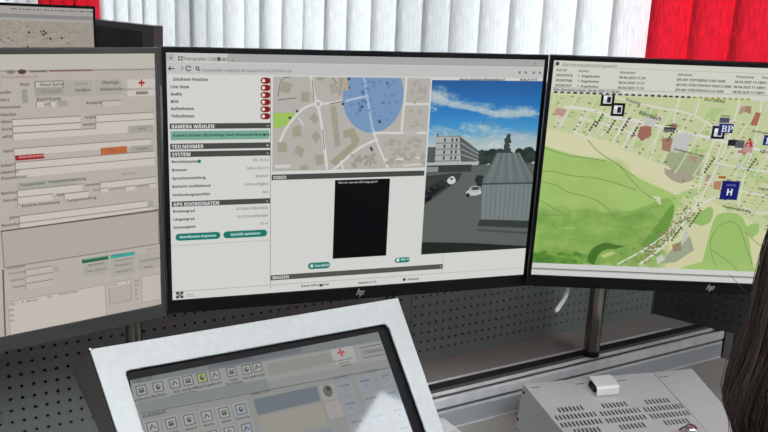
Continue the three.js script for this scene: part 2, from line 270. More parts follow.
// --- middle screen: browser page with camera settings, street map and camera picture
function drawMiddle() {
  const x = canvas(DW, DH, '#dedfda'), ink = '#3a3b39', bar = '#4b4e4b', teal = '#1f7d70';
  rect(x, 0, 0, DW, 28, '#b0b0ae'); rect(x, 0, 0, 201, 28, '#cfd0cc'); rect(x, 0, 30, DW, 70, '#cbccc9');
  rect(x, 0, 3, 28, 28, '#bdbebb'); path(x, [13, 16, 16, 19, 18, 16], ink, 3);
  for (const [a, b] of [[0, 0], [9, 0], [0, 9], [9, 9]]) rect(x, 38 + a, 11 + b, 38 + a + 6, 11 + b + 6, '#6a6b69');
  text(x, 54, 19, 14, 'Transpeyber COBRA365', ink); rect(x, 167, 12, 176, 25, '#555'); text(x, 183, 19, 15, '×', ink, 1); text(x, 211, 21, 18, '+', '#777');
  for (const [a, b, d, f] of [[16, 52, 1, ink], [45, 51, -1, '#8a8b89']]) path(x, [a + 9, b, a - 9 * d + (d < 0 ? 0 : 0), b, a - 9 * d + 6 * d, b - 6, a - 9 * d, b, a - 9 * d + 6 * d, b + 6], f, 3); x.strokeStyle = ink; x.lineWidth = 3; x.beginPath(); x.arc(71, 51, 8, 0.6, 6); x.stroke(); x.beginPath(); x.arc(100, 50, 5, 0, 7); x.stroke(); path(x, [103, 54, 107, 58], ink, 3);
  text(x, 115, 55, 13, 'transpeyber.oergypsc.de/dispatch/0142316/flex/cod', '#70716f');
  for (const a of [519.5, 526, 534.5, 541]) disc(x, 1324 + (a - 526) * 4, 49, 5, '#7c7d7c');
  rect(x, 1355, 17, 1363, 11, '#8a8b8a');
  for (const [i, t] of [[0,'Zeichnen Position'],[1,'Live View'],[2,'Audio'],[3,'Bild'],[4,'Aufnehmen'],[5,'Teilnehmen']]) text(x, i ? 11 : 20, 87 + i * (210 - 87) / 5, 13.5, t, '#1f2020', 1);
  for (let i = 0; i < 6; i++) { const cy = 89 + i * (212 - 89) / 5, cx = 329; pill(x, cx - 17, cy - 10.5, cx + 17, cy + 10.5, '#8a1f1c'); disc(x, cx - 7, cy, 6, '#efe4e2'); }
  const head = (y0, y1, s, sign) => { rect(x, 6, y0, 349, y1, bar); text(x, 11, (y0 + y1) / 2 + 1, 17, s, '#eceeec', 1); text(x, 342, (y0 + y1) / 2, 18, sign, '#e6e6e6', 1, 'right'); };
  head(235, 254, 'KAMERA WÄHLEN', '–'); head(304, 324, 'TEILNEHMER', '+'); head(331, 351, 'SYSTEM', '–'); head(507, 526, 'GPS KOORDINATEN', '–');
  rect(x, 8, 261, 343, 292, '#7db09d'); text(x, 16, 275, 13, 'Kamera hinten (Rückseitige Dual-Weitwinkelkamera)', '#143a30', 1); poly(x, [321, 274, 332, 274, 326, 283], '#1d4238');
  const kv = [['Betriebssystem', 'iOS 18.3.2'], ['Browser', 'Safari (18.3.1)'], ['Sprachumstellung', 'Deutsch'], ['Batterie verbleibend', 'nicht verfügbar'], ['Verbindungsqualität', 'N/A']];
  kv.forEach(([a, b], i) => { const yy = 366 + i * (483 - 366) / 4; text(x, 9, yy, 13, a, '#262726', 1); text(x, 342, yy, 12.5, b, '#5a5b59', 0, 'right'); });
  disc(x, 101, 367, 6.5, '#3d7a68');
  [['Breitengrad', '47.05261780418658'], ['Längengrad', '15.29701300955000'], ['Genauigkeit', '47 m']].forEach(([a, b], i) => { const yy = 542 + i * (600 - 542) / 2; text(x, 9, yy, 13, a, '#262726', 1); text(x, 341, yy, 12.5, b, '#5a5b59', 0, 'right'); });
  pill(x, 16, 624, 171, 650, teal); text(x, (15 + 171) / 2, 637, 12, 'Koordinaten kopieren', '#dff0ec', 1, 'center');
  pill(x, 182, 624, 338, 650, teal); text(x, (182 + 338) / 2, 637, 12, 'QuickID speichern', '#dff0ec', 1, 'center');
  path(x, [346, 80, 352, 852], '#8f908d', 2); path(x, [0, 668, 351, 665], '#b9bab5', 2); path(x, [0, 841, DW, 841], '#bdbeb9', 2);
  // street map
  const mx0 = 355, my0 = 74, mx1 = 937, my1 = 409;
  x.save(); x.beginPath(); x.rect(mx0, my0, mx1 - mx0, my1 - my0); x.clip();
  rect(x, mx0, my0, mx1, my1, '#bdb9b3');
  const bl = '#a9a594', W = '#dedcd6';
  poly(x, [389, 90, 423, 100, 411, 134, 379, 124], bl); poly(x, [454, 127, 482, 125, 485, 162, 454, 162], bl); poly(x, [554, 99, 579, 91, 593, 126, 562, 134], '#b3a79c');
  poly(x, [510, 71, 535, 71, 535, 88, 510, 85], bl); poly(x, [589, 77, 608, 74, 599, 141, 588, 137], bl);
  poly(x, [356, 201, 434, 199, 427, 222, 413, 243, 360, 257], '#a5cb62');
  poly(x, [425, 252, 452, 244, 460, 283, 428, 286], bl); poly(x, [484, 219, 502, 199, 524, 223, 505, 242], bl); poly(x, [493, 283, 514, 264, 530, 287, 510, 311], bl);
  poly(x, [371, 305, 405, 302, 407, 338, 375, 341], bl); poly(x, [443, 315, 472, 330, 462, 361, 434, 344], bl); poly(x, [509, 353, 541, 352, 544, 388, 514, 390], bl); poly(x, [455, 396, 477, 385, 488, 400, 485, 407, 452, 406], bl);
  poly(x, [560, 180, 582, 176, 603, 321, 583, 325], bl); poly(x, [609, 267, 651, 254, 676, 304, 665, 322, 589, 395, 564, 380, 646, 311, 638, 289, 615, 292], '#a8a48d');
  const rd = (p, w = 8) => curve(x, p, W, w); rd([488, 71, 499, 141, 514, 169, 528, 226, 543, 317, 555, 402], 10); rd([516, 169, 559, 167, 614, 155, 692, 139], 8); rd([508, 169, 469, 176, 430, 218, 402, 254, 382, 300], 9); rd([578, 410, 625, 370, 677, 326, 741, 299], 9); rd([607, 377, 616, 411], 6); rd([448, 219, 465, 244], 5);
  x.lineWidth = 7; x.strokeStyle = W; x.beginPath(); x.arc(516, 169, 11, 0, 7); x.stroke(); disc(x, 516, 169, 7, '#b5b3ac');
  curve(x, [373, 141, 379, 86, 400, 76, 414, 76], '#77756f', 3); path(x, [373, 155, 436, 148], '#77756f', 3); path(x, [559, 169, 611, 158], '#6f6d68', 3); path(x, [492, 85, 501, 155], '#77756f', 3); path(x, [535, 262, 544, 331], '#77756f', 3); path(x, [564, 77, 583, 95], '#77756f', 3);
  // blue search circle
  disc(x, 720, 140, 835 - 720, '#7d9ec4', 274 - 140);
  rd([681, 73, 697, 140, 710, 209, 724, 268, 754, 339, 789, 408], 8); path(x, [618, 158, 696, 139], '#b9cbe0', 8); path(x, [681, 73, 697, 140, 710, 209, 724, 268], '#a9c0dc', 8);
  rd([842, 67, 842, 136, 836, 221, 835, 275], 9); rd([728, 275, 829, 276, 932, 277], 9); rd([842, 169, 933, 169], 9); rd([780, 377, 930, 371], 8); rd([852, 400, 932, 395], 6);
  for (let i = 0; i < 60; i++) { const a = rr(629, 822), b = rr(83, 249); const q = (a - 720) / 105, w = (b - 140) / 125; if (q * q + w * w < 0.75) rect(x, a, b, a + rr(5, 14), b + rr(5, 12), rnd() < 0.2 ? '#55719a' : '#6f8db3'); }
  for (let i = 0; i < 46; i++) { const a = rr(770, 928), b = rr(291, 390); rect(x, a, b, a + rr(10, 24), b + rr(8, 16), '#aeaa9f'); }
  for (let i = 0; i < 20; i++) { const a = rr(853, 916), b = rr(82, 251); rect(x, a, b, a + rr(10, 20), b + rr(8, 14), '#b0aca1'); }
  for (let i = 0; i < 30; i++) { const a = rr(641, 733), b = rr(349, 405); rect(x, a, b, a + rr(8, 20), b + rr(6, 14), '#a5a193'); }
  for (const [a, b] of [[626, 80], [627, 112], [607, 169], [416, 218], [441, 194], [678, 180], [749, 235], [719, 331], [723, 338]]) disc(x, a, b, 5, '#4d4b48');
  poly(x, [604, 84, 619, 77, 628, 119, 613, 123], '#c0ab97'); rect(x, 365, 386, 422, 397, '#d8d7d0'); text(x, 845, 276, 9, 'Gartengasse', '#6d6b66'); text(x, 854, 373, 9, 'Sonnenweg', '#6d6b66');
  x.restore();
  rect(x, 353, 421, 935, 441, bar); text(x, 358, 432, 16, 'VIDEO', '#e6e8e6', 1);
  rect(x, 587, 448, 799, 752, '#05070a'); text(x, 599, 459, 10, 'Dies ist, was der Bild abgespielt', '#c9cccb', 1);
  pill(x, 493, 763, 578, 788, teal); rect(x, 502, 770, 513, 781, '#d9eae6'); text(x, 519, 776, 12, 'Standbild live', '#dff0ec', 1);
  pill(x, 835, 764, 898, 785, teal); rect(x, 842, 767, 854, 780, '#d9eae6'); text(x, 860, 773, 12, 'Mit Ton', '#dff0ec', 1);
  rect(x, 353, 802, 1038, 822, '#565956'); text(x, 359, 812, 16, 'MASSEN', '#e6e8e6', 1); text(x, 1033, 812, 14, '+', '#e6e6e6', 1, 'right');
  path(x, [1038, 761, 1039, 841], '#b9bab5', 2); path(x, [0, 839, 1041, 840], '#c4c5c0', 2);
  text(x, 468, 853, 12, 'Daten Information', '#4c4d4b', 1); disc(x, 545, 855, 6, '#4c4d4b'); text(x, 691, 857, 12, 'Version 2.1.0', '#4c4d4b', 1); disc(x, 879, 856, 6.5, '#4c4d4b'); text(x, 893, 857, 12, 'Deutsch', '#4c4d4b', 1);
  for (const [a, b] of [[18, 846], [33, 846], [18, 861], [33, 861]]) disc(x, a, b, 6, '#4f5150'); disc(x, 25, 854, 6, '#8d8f8d'); text(x, 46, 853, 8, 'EINSATZ', '#8b8c8a'); text(x, 46, 861, 8, 'LEITUNG', '#8b8c8a');
  text(x, 1052, 77, 11, 'Kamera Rückseite Bildaufnahme 47', '#222', 1); text(x, 1302, 76, 11, '08.04.25 11:19', '#222', 1);
  // camera picture
  const px0 = 943, py0 = 81, px1 = DW, py1 = 757;
  x.save(); x.beginPath(); x.rect(px0, py0, px1 - px0, py1 - py0); x.clip();
  const g = x.createLinearGradient(0, py0, 0, 385); g.addColorStop(0, '#2a5f9f'); g.addColorStop(0.35, '#2f7fc4'); g.addColorStop(0.62, '#4f9fd2'); g.addColorStop(0.75, '#a9c0c6'); g.addColorStop(1, '#cdd3d0'); x.fillStyle = g; x.fillRect(px0, py0, px1 - px0, py1 - py0);
  const puff = (cx, cy, w, h, n, c) => { for (let i = 0; i < n; i++) { const a = rnd() * 6.283, q = Math.sqrt(rnd()); disc(x, cx + Math.cos(a) * q * w, cy + Math.sin(a) * q * h, rr(0.1, 0.3) * w, c, rr(0.16, 0.4) * h); } };
  for (const [cx, cy, w, h] of [[963, 143, 44, 34], [1008, 154, 50, 26], [1069, 169, 60, 20], [1144, 180, 60, 20], [1217, 200, 60, 24], [1281, 200, 60, 26], [1358, 200, 60, 22], [978, 128, 40, 24]]) { puff(cx, cy, w, h, 60, 'rgba(196,208,208,0.10)'); puff(cx, cy + 4, w * 0.7, h * 0.6, 40, 'rgba(208,214,210,0.12)'); }
  curve(x, [937, 118, 961, 125, 1003, 150, 1069, 169, 1153, 184, 1230, 203, 1297, 192, 1374, 188, 1386, 212, 1300, 219, 1232, 223, 1138, 199, 1054, 184, 981, 169, 940, 158], null, 0, 'rgba(206,214,212,0.55)');
  puff(954, 191, 16, 12, 30, 'rgba(200,212,218,0.22)');
  for (let i = 0; i < 26; i++) { const cx = rr(958, px1), cy = rr(253, 338); puff(cx, cy, rr(30, 70), rr(8, 22), 26, rnd() < 0.35 ? 'rgba(150,165,172,0.14)' : 'rgba(214,219,216,0.14)'); }
  for (let i = 0; i < 120; i++) { const cx = rr(1134, px1); disc(x, cx, 374 + rr(-18, 20), rr(8, 22), rnd() < 0.5 ? '#2a3632' : '#374440', rr(8, 20)); }
  for (let i = 0; i < 30; i++) disc(x, 1274 + rr(-9, 9), rr(293, 372), rr(4, 10), '#3c4a47', rr(6, 12));
  rect(x, px0, 404, px1, py1, '#5f6663');
  // white office block
  poly(x, [973, 291, 1067, 288, 1150, 346, 1155, 393, 1083, 395, 980, 395], '#848a88'); rect(x, 973, 293, 1083, 391, '#b3b7b3'); poly(x, [1069, 291, 1155, 350, 1158, 389, 1083, 395], '#5c6463');
  for (const yy of [0, 1, 2, 3]) { rect(x, 974, 315 + yy * 23, 1076, 315 + yy * 23 + 4, '#7d8482'); for (const a of [0, 30, 48]) rect(x, 1007 + a, 299 + yy * 23, 1007 + a + 7, 299 + yy * 23 + 13, '#3f4846'); }
  for (const yy of [0, 1, 2]) path(x, [1079, 318 + yy * 22, 1152, 360 + yy * 13], '#9aa19f', 4);
  rect(x, 976, 279, 984, 293, '#6d7472'); rect(x, px0, 331, 975, 397, '#566060'); rect(x, px0, 391, 1159, 401, '#b9bdba'); rect(x, px0, 402, 1129, 430, '#3a4241'); rect(x, 941, 408, 991, 428, '#8f9694');
  // yard, parked cars, shed with standing seam roof, grass
  poly(x, [px0, 444, 1167, 433, 1214, 671, 1390, 748, px1, py1, px0, py1], '#626864'); poly(x, [px0, 443, 1091, 433, 1080, 462, px0, 557], '#3c4240');
  for (const [a, b, w, c] of [[944, 529, 30, '#15191a'], [964, 508, 28, '#1d2223'], [985, 493, 26, '#171c1d'], [1007, 482, 24, '#23292a'], [1027, 472, 22, '#2d3334'], [1049, 464, 18, '#d3d7d5']]) { disc(x, a, b, w, c, 14); disc(x, a + 2, b - 9, w * 0.6, c, 9); disc(x, a, b - 7, w * 0.4, '#4d5657', 4); }
  disc(x, 1148, 514, 34, '#c8cdcb', 13); disc(x, 1151, 500, 24, '#b9c0bf', 13); disc(x, 1153, 498, 18, '#454d4d', 7); disc(x, 1123, 524, 7, '#222', 8); for (let i = 0; i < 16; i++) disc(x, 1165 + rr(-12, 12), 465 + rr(-18, 22), 9, '#29322e');
  poly(x, [1232, 359, 1328, 361, 1409, 482, 1179, 479], '#6f7a7a'); for (let i = 0; i <= 9; i++) { const t = i / 9; path(x, [1232 + t * (1328 - 1232), 360, 1179 + t * (1409 - 1179), 481], i % 2 ? '#859090' : '#5d6868', 3); }
  path(x, [1179, 481, 1409, 484], '#424b4b', 6); poly(x, [1180, 485, 1408, 488, 1404, 640, 1188, 624], '#7e8888'); for (let i = 0; i <= 11; i++) { const t = i / 11; path(x, [1180 + t * (1408 - 1180), 491, 1187 + t * (1403 - 1187), 629], '#66706f', 3); }
  poly(x, [1183, 626, 1404, 642, 1400, 672, 1173, 652], '#3a403f'); path(x, [1179, 669, 1398, 693], '#4a514f', 8); poly(x, [px0, 706, 1148, 721, 1400, 748, px1, py1, px0, py1], '#232b25');
  x.restore();
  return x;
}
// --- right screen: alarm list above a topographic map
function drawRight() {
  const x = canvas(DW, DH, '#dcdcd2'), ink = '#4a4b46';
  const top = 118, bot = 816;
  disc(x, 14, 12, 7, ink);
  text(x, 31, 14, 14, 'Alarmierungsübersicht (gesamt)', '#6f706a'); path(x, [0, 21, DW, 21], '#bcbcb2', 2);
  const cols = [13, 94, 246, 459, 671, 765];
  const rows = [['Ruf-ID', 'Status', 'Alarmzeit', 'Adressat', 'Timestamp', 'Timestamp'], ['202507818', '1  Angeboden', '08.04.2025 11:39', '@0.001 VOITSBERG CHEF AMB', '08.04.2025 11:17', '@01'], ['202507588', '1  Angeboden', '08.04.2025 11:17', '@0.001 FÜRSTENFELD OMV/2 AMB', '08.04.2025 11:16', '@01'], ['202507437', '1  Angeboden', '08.04.2025 11:15', '@0.001 FÜRSTENFELD LG AMB', '08.04.2025 11:15', '@01']];
  x.save(); x.beginPath(); x.rect(0, 0, DW, 100); x.clip();
  rows.forEach((r, j) => r.forEach((s, i) => text(x, cols[i], 35 + j * 19, 12.5, s, j ? '#4e4f49' : '#6a6b64', 1))); x.restore();
  path(x, [0, 101, DW, 101], '#a9aaa2', 2); text(x, 9, 108, 13, 'Alle Alarmierungen, 08.04.2025 11:20:02', '#4e4f49', 1);
  for (let i = 0; i < 18; i++) disc(x, 19 + i * 24, 119, 8, i % 3 ? '#5d6158' : '#3d4a3a', 5); for (let i = 0; i < 16; i++) disc(x, 403 + i * 22, 119, 8, i < 6 ? '#41443c' : '#a8a63c', 4);
  x.save(); x.beginPath(); x.rect(0, top + 4, DW, bot - top); x.clip();
  rect(x, 0, top, DW, bot + 20, '#d9dbab');
  // town ground: pale green plots with brown roofs and white streets
  const inside = (px, py, p) => { let c = false; for (let i = 0, j = p.length - 2; i < p.length; j = i, i += 2) if ((p[i + 1] > py) !== (p[j + 1] > py) && px < (p[j] - p[i]) * (py - p[i + 1]) / (p[j + 1] - p[i + 1]) + p[i]) c = !c; return c; };
  const town = [-1, 130, 806, 118, 1013, 717, 797, 577, 621, 505, 527, 696, 431, 796, 271, 803, 445, 622, 540, 484, 498, 412, 374, 353, 244, 295, 128, 280, 5, 257];
  poly(x, town, '#cad4a2');
  for (let i = 0; i < 240; i++) { const a = rr(0, DW), b = rr(top, bot); if (inside(a, b, town)) poly(x, [a, b, a + rr(20, 60), b + rr(-6, 14), a + rr(15, 50), b + rr(22, 44), a - rr(4, 14), b + rr(16, 34)], ['#b4cd8a', '#d0d6b0', '#bdd097', '#d8d3bc'][i % 4]); }
  // open ground, woods and hill shading colours printed on the map
  poly(x, [-3, 257, 60, 278, 136, 283, 230, 303, 344, 354, 479, 389, 614, 464, 506, 510, 438, 447, 353, 418, 267, 414, 139, 371, -3, 328], '#dedcb4');
  curve(x, [-7, 325, 68, 349, 158, 366, 239, 374, 322, 415, 405, 457, 495, 490, 529, 509, 559, 504, 537, 559, 531, 618, 509, 679, 480, 750, 413, 788, 272, 812, 113, 828, -8, 834, -23, 677], null, 0, '#abcb77');
  const mottle = (n, x0, x1, y0, y1, cs, r0, r1, al) => { for (let i = 0; i < n; i++) { const a = rr(x0, x1), b = rr(y0, y1); x.globalAlpha = al; disc(x, a, b, rr(r0, r1), cs[i % cs.length], rr(r0, r1) * 0.6); } x.globalAlpha = 1; };
  mottle(420, 0, 304, 380, 691, ['#b4cf78', '#96bb62', '#aecb74'], 14, 70, 0.12);
  curve(x, [20, 671, 78, 655, 153, 622, 212, 590, 292, 595, 375, 574, 433, 547, 498, 511, 525, 534, 523, 619, 503, 697, 424, 752, 351, 800, -8, 834], null, 0, '#92b961');
  mottle(700, 0, 511, 588, bot, ['#6f9c46', '#95ba60', '#7aa64c', '#a4c36c'], 10, 50, 0.16);
  curve(x, [219, 806, 218, 762, 250, 730, 284, 715, 341, 730, 365, 725, 335, 743, 288, 745, 259, 769, 249, 818], null, 0, '#4c7a30'); curve(x, [-4, 789, 47, 774, 109, 793, 165, 791, 192, 816, -7, 838], null, 0, '#588a36'); curve(x, [420, 722, 459, 664, 494, 586, 531, 526, 531, 618, 502, 688, 455, 742], null, 0, '#6f9f45');
  mottle(60, -13, 207, 767, bot, ['#477a2c', '#78a548'], 8, 24, 0.35); poly(x, [271, 773, 313, 753, 330, 761, 285, 785], '#c3cf83'); poly(x, [436, 513, 468, 516, 477, 553], '#d9dcb8');
  for (const p of [[-4, 429, 53, 427, 109, 445, 194, 445, 274, 462, 371, 491], [0, 474, 51, 476, 101, 511, 165, 521, 238, 543, 304, 603], [-4, 545, 54, 576, 113, 611], [-2, 608, 57, 609, 113, 611], [287, 389, 332, 435, 395, 498, 454, 529], [1, 336, 85, 365, 170, 369, 240, 378], [161, 298, 188, 329, 230, 359, 296, 396, 355, 434], [399, 582, 454, 554, 489, 553]]) curve(x, p, '#7b9a58', 3);
  // quarry, grounds, farm land on the right
  curve(x, [465, 397, 513, 412, 565, 401, 597, 432, 551, 459, 504, 449, 472, 421], null, 0, '#aca791'); poly(x, [471, 337, 515, 331, 610, 351, 603, 424, 496, 404, 461, 373], '#a7b18a');
  poly(x, [601, 615, 680, 578, 701, 784, 610, 814, 530, 818, 616, 709], '#d9d7ab'); curve(x, [675, 820, 684, 689, 690, 586, 725, 567, 796, 573, 832, 639, 875, 776, 899, 819], null, 0, '#a4c672'); curve(x, [579, 825, 653, 786, 717, 783, 791, 797, 868, 785, 899, 819], null, 0, '#a9ca77'); curve(x, [601, 615, 645, 554, 682, 544, 686, 611, 650, 630], null, 0, '#9cc070'); curve(x, [815, 631, 863, 595, 881, 645, 855, 672], null, 0, '#a2c474');
  for (const p of [[736, 800, 692, 732, 700, 645, 733, 609, 787, 607, 825, 682, 876, 784], [707, 731, 778, 771, 847, 839], [826, 648, 875, 697, 926, 712]]) curve(x, p, '#7f9d5c', 3);
  poly(x, [561, 711, 611, 675, 636, 734, 574, 790, 512, 801], '#a4ad92'); poly(x, [584, 659, 602, 645, 604, 683, 582, 719], '#c9ccc4'); poly(x, [546, 716, 576, 702, 589, 736, 559, 746], '#a08a6e'); poly(x, [492, 776, 513, 757, 529, 783, 500, 802], '#d0d3c8');
  const st = (p, w, c = '#e2e1d6') => curve(x, p, c, w);
  st([60, 174, 153, 174, 240, 209, 331, 213, 393, 226, 502, 253, 626, 271, 737, 298, 932, 330], 12); st([241, 128, 376, 161, 527, 175, 634, 232, 737, 298], 6);
  for (const p of [[129, 190, 109, 276], [193, 188, 160, 290], [237, 209, 208, 280], [295, 222, 256, 302], [336, 221, 294, 324], [121, 214, 221, 233, 355, 274], [104, 269, 168, 290], [480, 115, 470, 239], [555, 120, 546, 197], [702, 114, 695, 276, 653, 422, 624, 522], [784, 119, 792, 272, 774, 417, 775, 540], [635, 279, 615, 383, 613, 506], [650, 366, 753, 385, 862, 397], [666, 285, 658, 365], [424, 233, 407, 368], [751, 475, 882, 494], [781, 532, 835, 571, 910, 559]]) st(p, 6);
  st([702, 502, 647, 521, 608, 564, 553, 660, 502, 740, 432, 805], 9); st([599, 514, 625, 530, 592, 565, 509, 679, 439, 743, 344, 809], 7); st([410, 762, 455, 742, 517, 731], 5);
  for (let k = -16; k < 60; k++) for (let i = 0; i < 46; i++) {             // houses in rows along the side streets
    const u = k * 36 + rr(-4, 4), w = i * 15 + rr(-3, 3), a = u - w * 0.42, b = top + w + u * 0.13; if (!inside(a, b, town) || rnd() < 0.28) continue;
    const s = rr(5, 10), q = k % 3 === 0 ? 0 : 10; poly(x, [a + q, b, a + q + s, b + 2, a + q + s - 3, b + s * 0.8, a + q - 3, b + s * 0.8 - 2], ['#8f8467', '#a09a7c', '#a5826a', '#77745a', '#9aa070', '#b3a58a'][Math.floor(rnd() * 6)]); }
  for (let k = -8; k < 30; k++) { const u = k * 72 + 26; for (let i = 0; i < 34; i++) { const w = i * 20, a = u - w * 0.42, b = top + w + u * 0.13; if (b < 408 && inside(a, b, town) && inside(a - 8.4, b + 20, town)) path(x, [a, b, a - 8.4, b + 20], '#e0dfd2', 4); } }
  for (let i = 0; i < 160; i++) { const t = rnd(), a = 605 + t * (428 - 605) + rr(-24, 30), b = 548 + t * (779 - 548) + rr(-24, 24); rect(x, a, b, a + rr(4, 9), b + rr(3, 8), ['#8f8467', '#777458', '#a5826a'][i % 3]); }
  for (let i = 0; i < 26; i++) { const a = rr(346, DW), b = rr(120, 440); poly(x, [a, b, a + rr(14, 34), b + rr(-3, 6), a + rr(10, 30), b + rr(14, 40), a - 5, b + rr(12, 36)], ['#ab8474', '#c9c9c0', '#b39a86', '#c3c5b4'][i % 4]); }
  poly(x, [350, 239, 393, 226, 396, 273, 365, 294, 344, 275], '#a7705f'); poly(x, [362, 196, 405, 206, 403, 241, 364, 231], '#c8cac4'); poly(x, [26, 179, 64, 181, 60, 208, 22, 206], '#c39c90'); poly(x, [486, 265, 532, 252, 544, 322, 501, 336, 471, 317], '#c9cbc8'); poly(x, [439, 279, 480, 277, 477, 333, 446, 326], '#a97f6e'); poly(x, [771, 165, 790, 168, 785, 218, 758, 215], '#b0705c'); poly(x, [665, 446, 694, 436, 693, 477, 666, 474], '#b98a6c'); poly(x, [742, 286, 785, 277, 787, 324, 752, 321], '#c69a94');
  for (const [cx, cy, n] of [[232, 264, 5], [184, 242, 5], [284, 254, 5], [325, 276, 4], [164, 259, 4], [623, 407, 6], [785, 392, 5], [462, 286, 5], [603, 632, 7], [543, 695, 6]]) for (let i = 0; i < n; i++) disc(x, cx + i * 5, cy - i * 11, 4, '#50503f', 5);
  const lab = (a, b, s, sz, ang) => { x.save(); x.translate(a, b); x.rotate(ang); text(x, 0, 0, sz, s, '#4c4c3c', 1); x.restore(); };
  lab(338, 182, 'Bärnbach', 20, 0.28); lab(283, 136, 'Freiung', 16, 0.25); lab(491, 320, 'Stallhofener Straße', 13, 0.2); lab(713, 543, 'Thermenparkweg', 14, 0.16); lab(322, 822, 'Kirchberggraben', 16, 0); lab(770, 238, 'Kirchengasse', 12, 0.1); lab(837, 463, 'Quergasse', 12, 0.1); lab(570, 123, 'VOITSBERG', 15, 0.1); lab(815, 315, 'Bahnhof', 13, 0.1); x.globalAlpha = 0.7; text(x, 87, 663, 9, 'HOCHWALD 812', '#cfe0ae'); x.globalAlpha = 1;
  const key = (a, b) => { rect(x, a - 25, b - 25, a + 25, b + 25, '#15181f'); rect(x, a - 16, b - 16, a + 16, b + 16, '#d8dbdc'); rect(x, a - 2, b - 10, a + 12, b + 12, '#20242c'); disc(x, a - 8, b - 8, 6, '#fff'); };
  key(215, 139); key(258, 176); key(646, 249);
  rect(x, 644, 214, 698, 250, '#1d2a72'); text(x, 654, 234, 34, 'BP', '#e6e9f2', 1, 'left', 'serif'); rect(x, 440, 236, 480, 255, '#3c4149'); for (const a of [0, 9, 18, 27]) rect(x, 444 + a, 243, 444 + a + 4, 255, '#8b9098'); rect(x, 642, 191, 679, 211, '#50566a'); rect(x, 446, 228, 491, 231, '#333'); rect(x, 644, 183, 678, 186, '#333');
  rect(x, 689, 275, 729, 299, '#23272b'); rect(x, 718, 279, 750, 310, '#5a6066'); rect(x, 712, 306, 747, 315, '#d9dad6'); text(x, 751, 284, 46, 'A', '#b3242e', 1, 'left', 'serif'); rect(x, 820, 252, 886, 292, '#1d2a72'); text(x, 828, 275, 34, 'BP', '#e6e9f2', 1, 'left', 'serif');
  rect(x, 697, 439, 765, 516, '#1a1f72'); text(x, 718, 485, 38, 'H', '#eef0f6', 1); text(x, 715, 456, 11, 'VOITSB', '#9aa3d6'); rect(x, 679, 421, 706, 430, '#a85f1e'); rect(x, 670, 433, 691, 441, '#d9d5c8');
  x.restore();
  rect(x, 0, bot + 2, DW, DH, '#d9dad6'); path(x, [0, 843, DW, 843], '#7e807d', 5); path(x, [0, 848, DW, 848], '#b0b1ae', 3);
  return x;
}
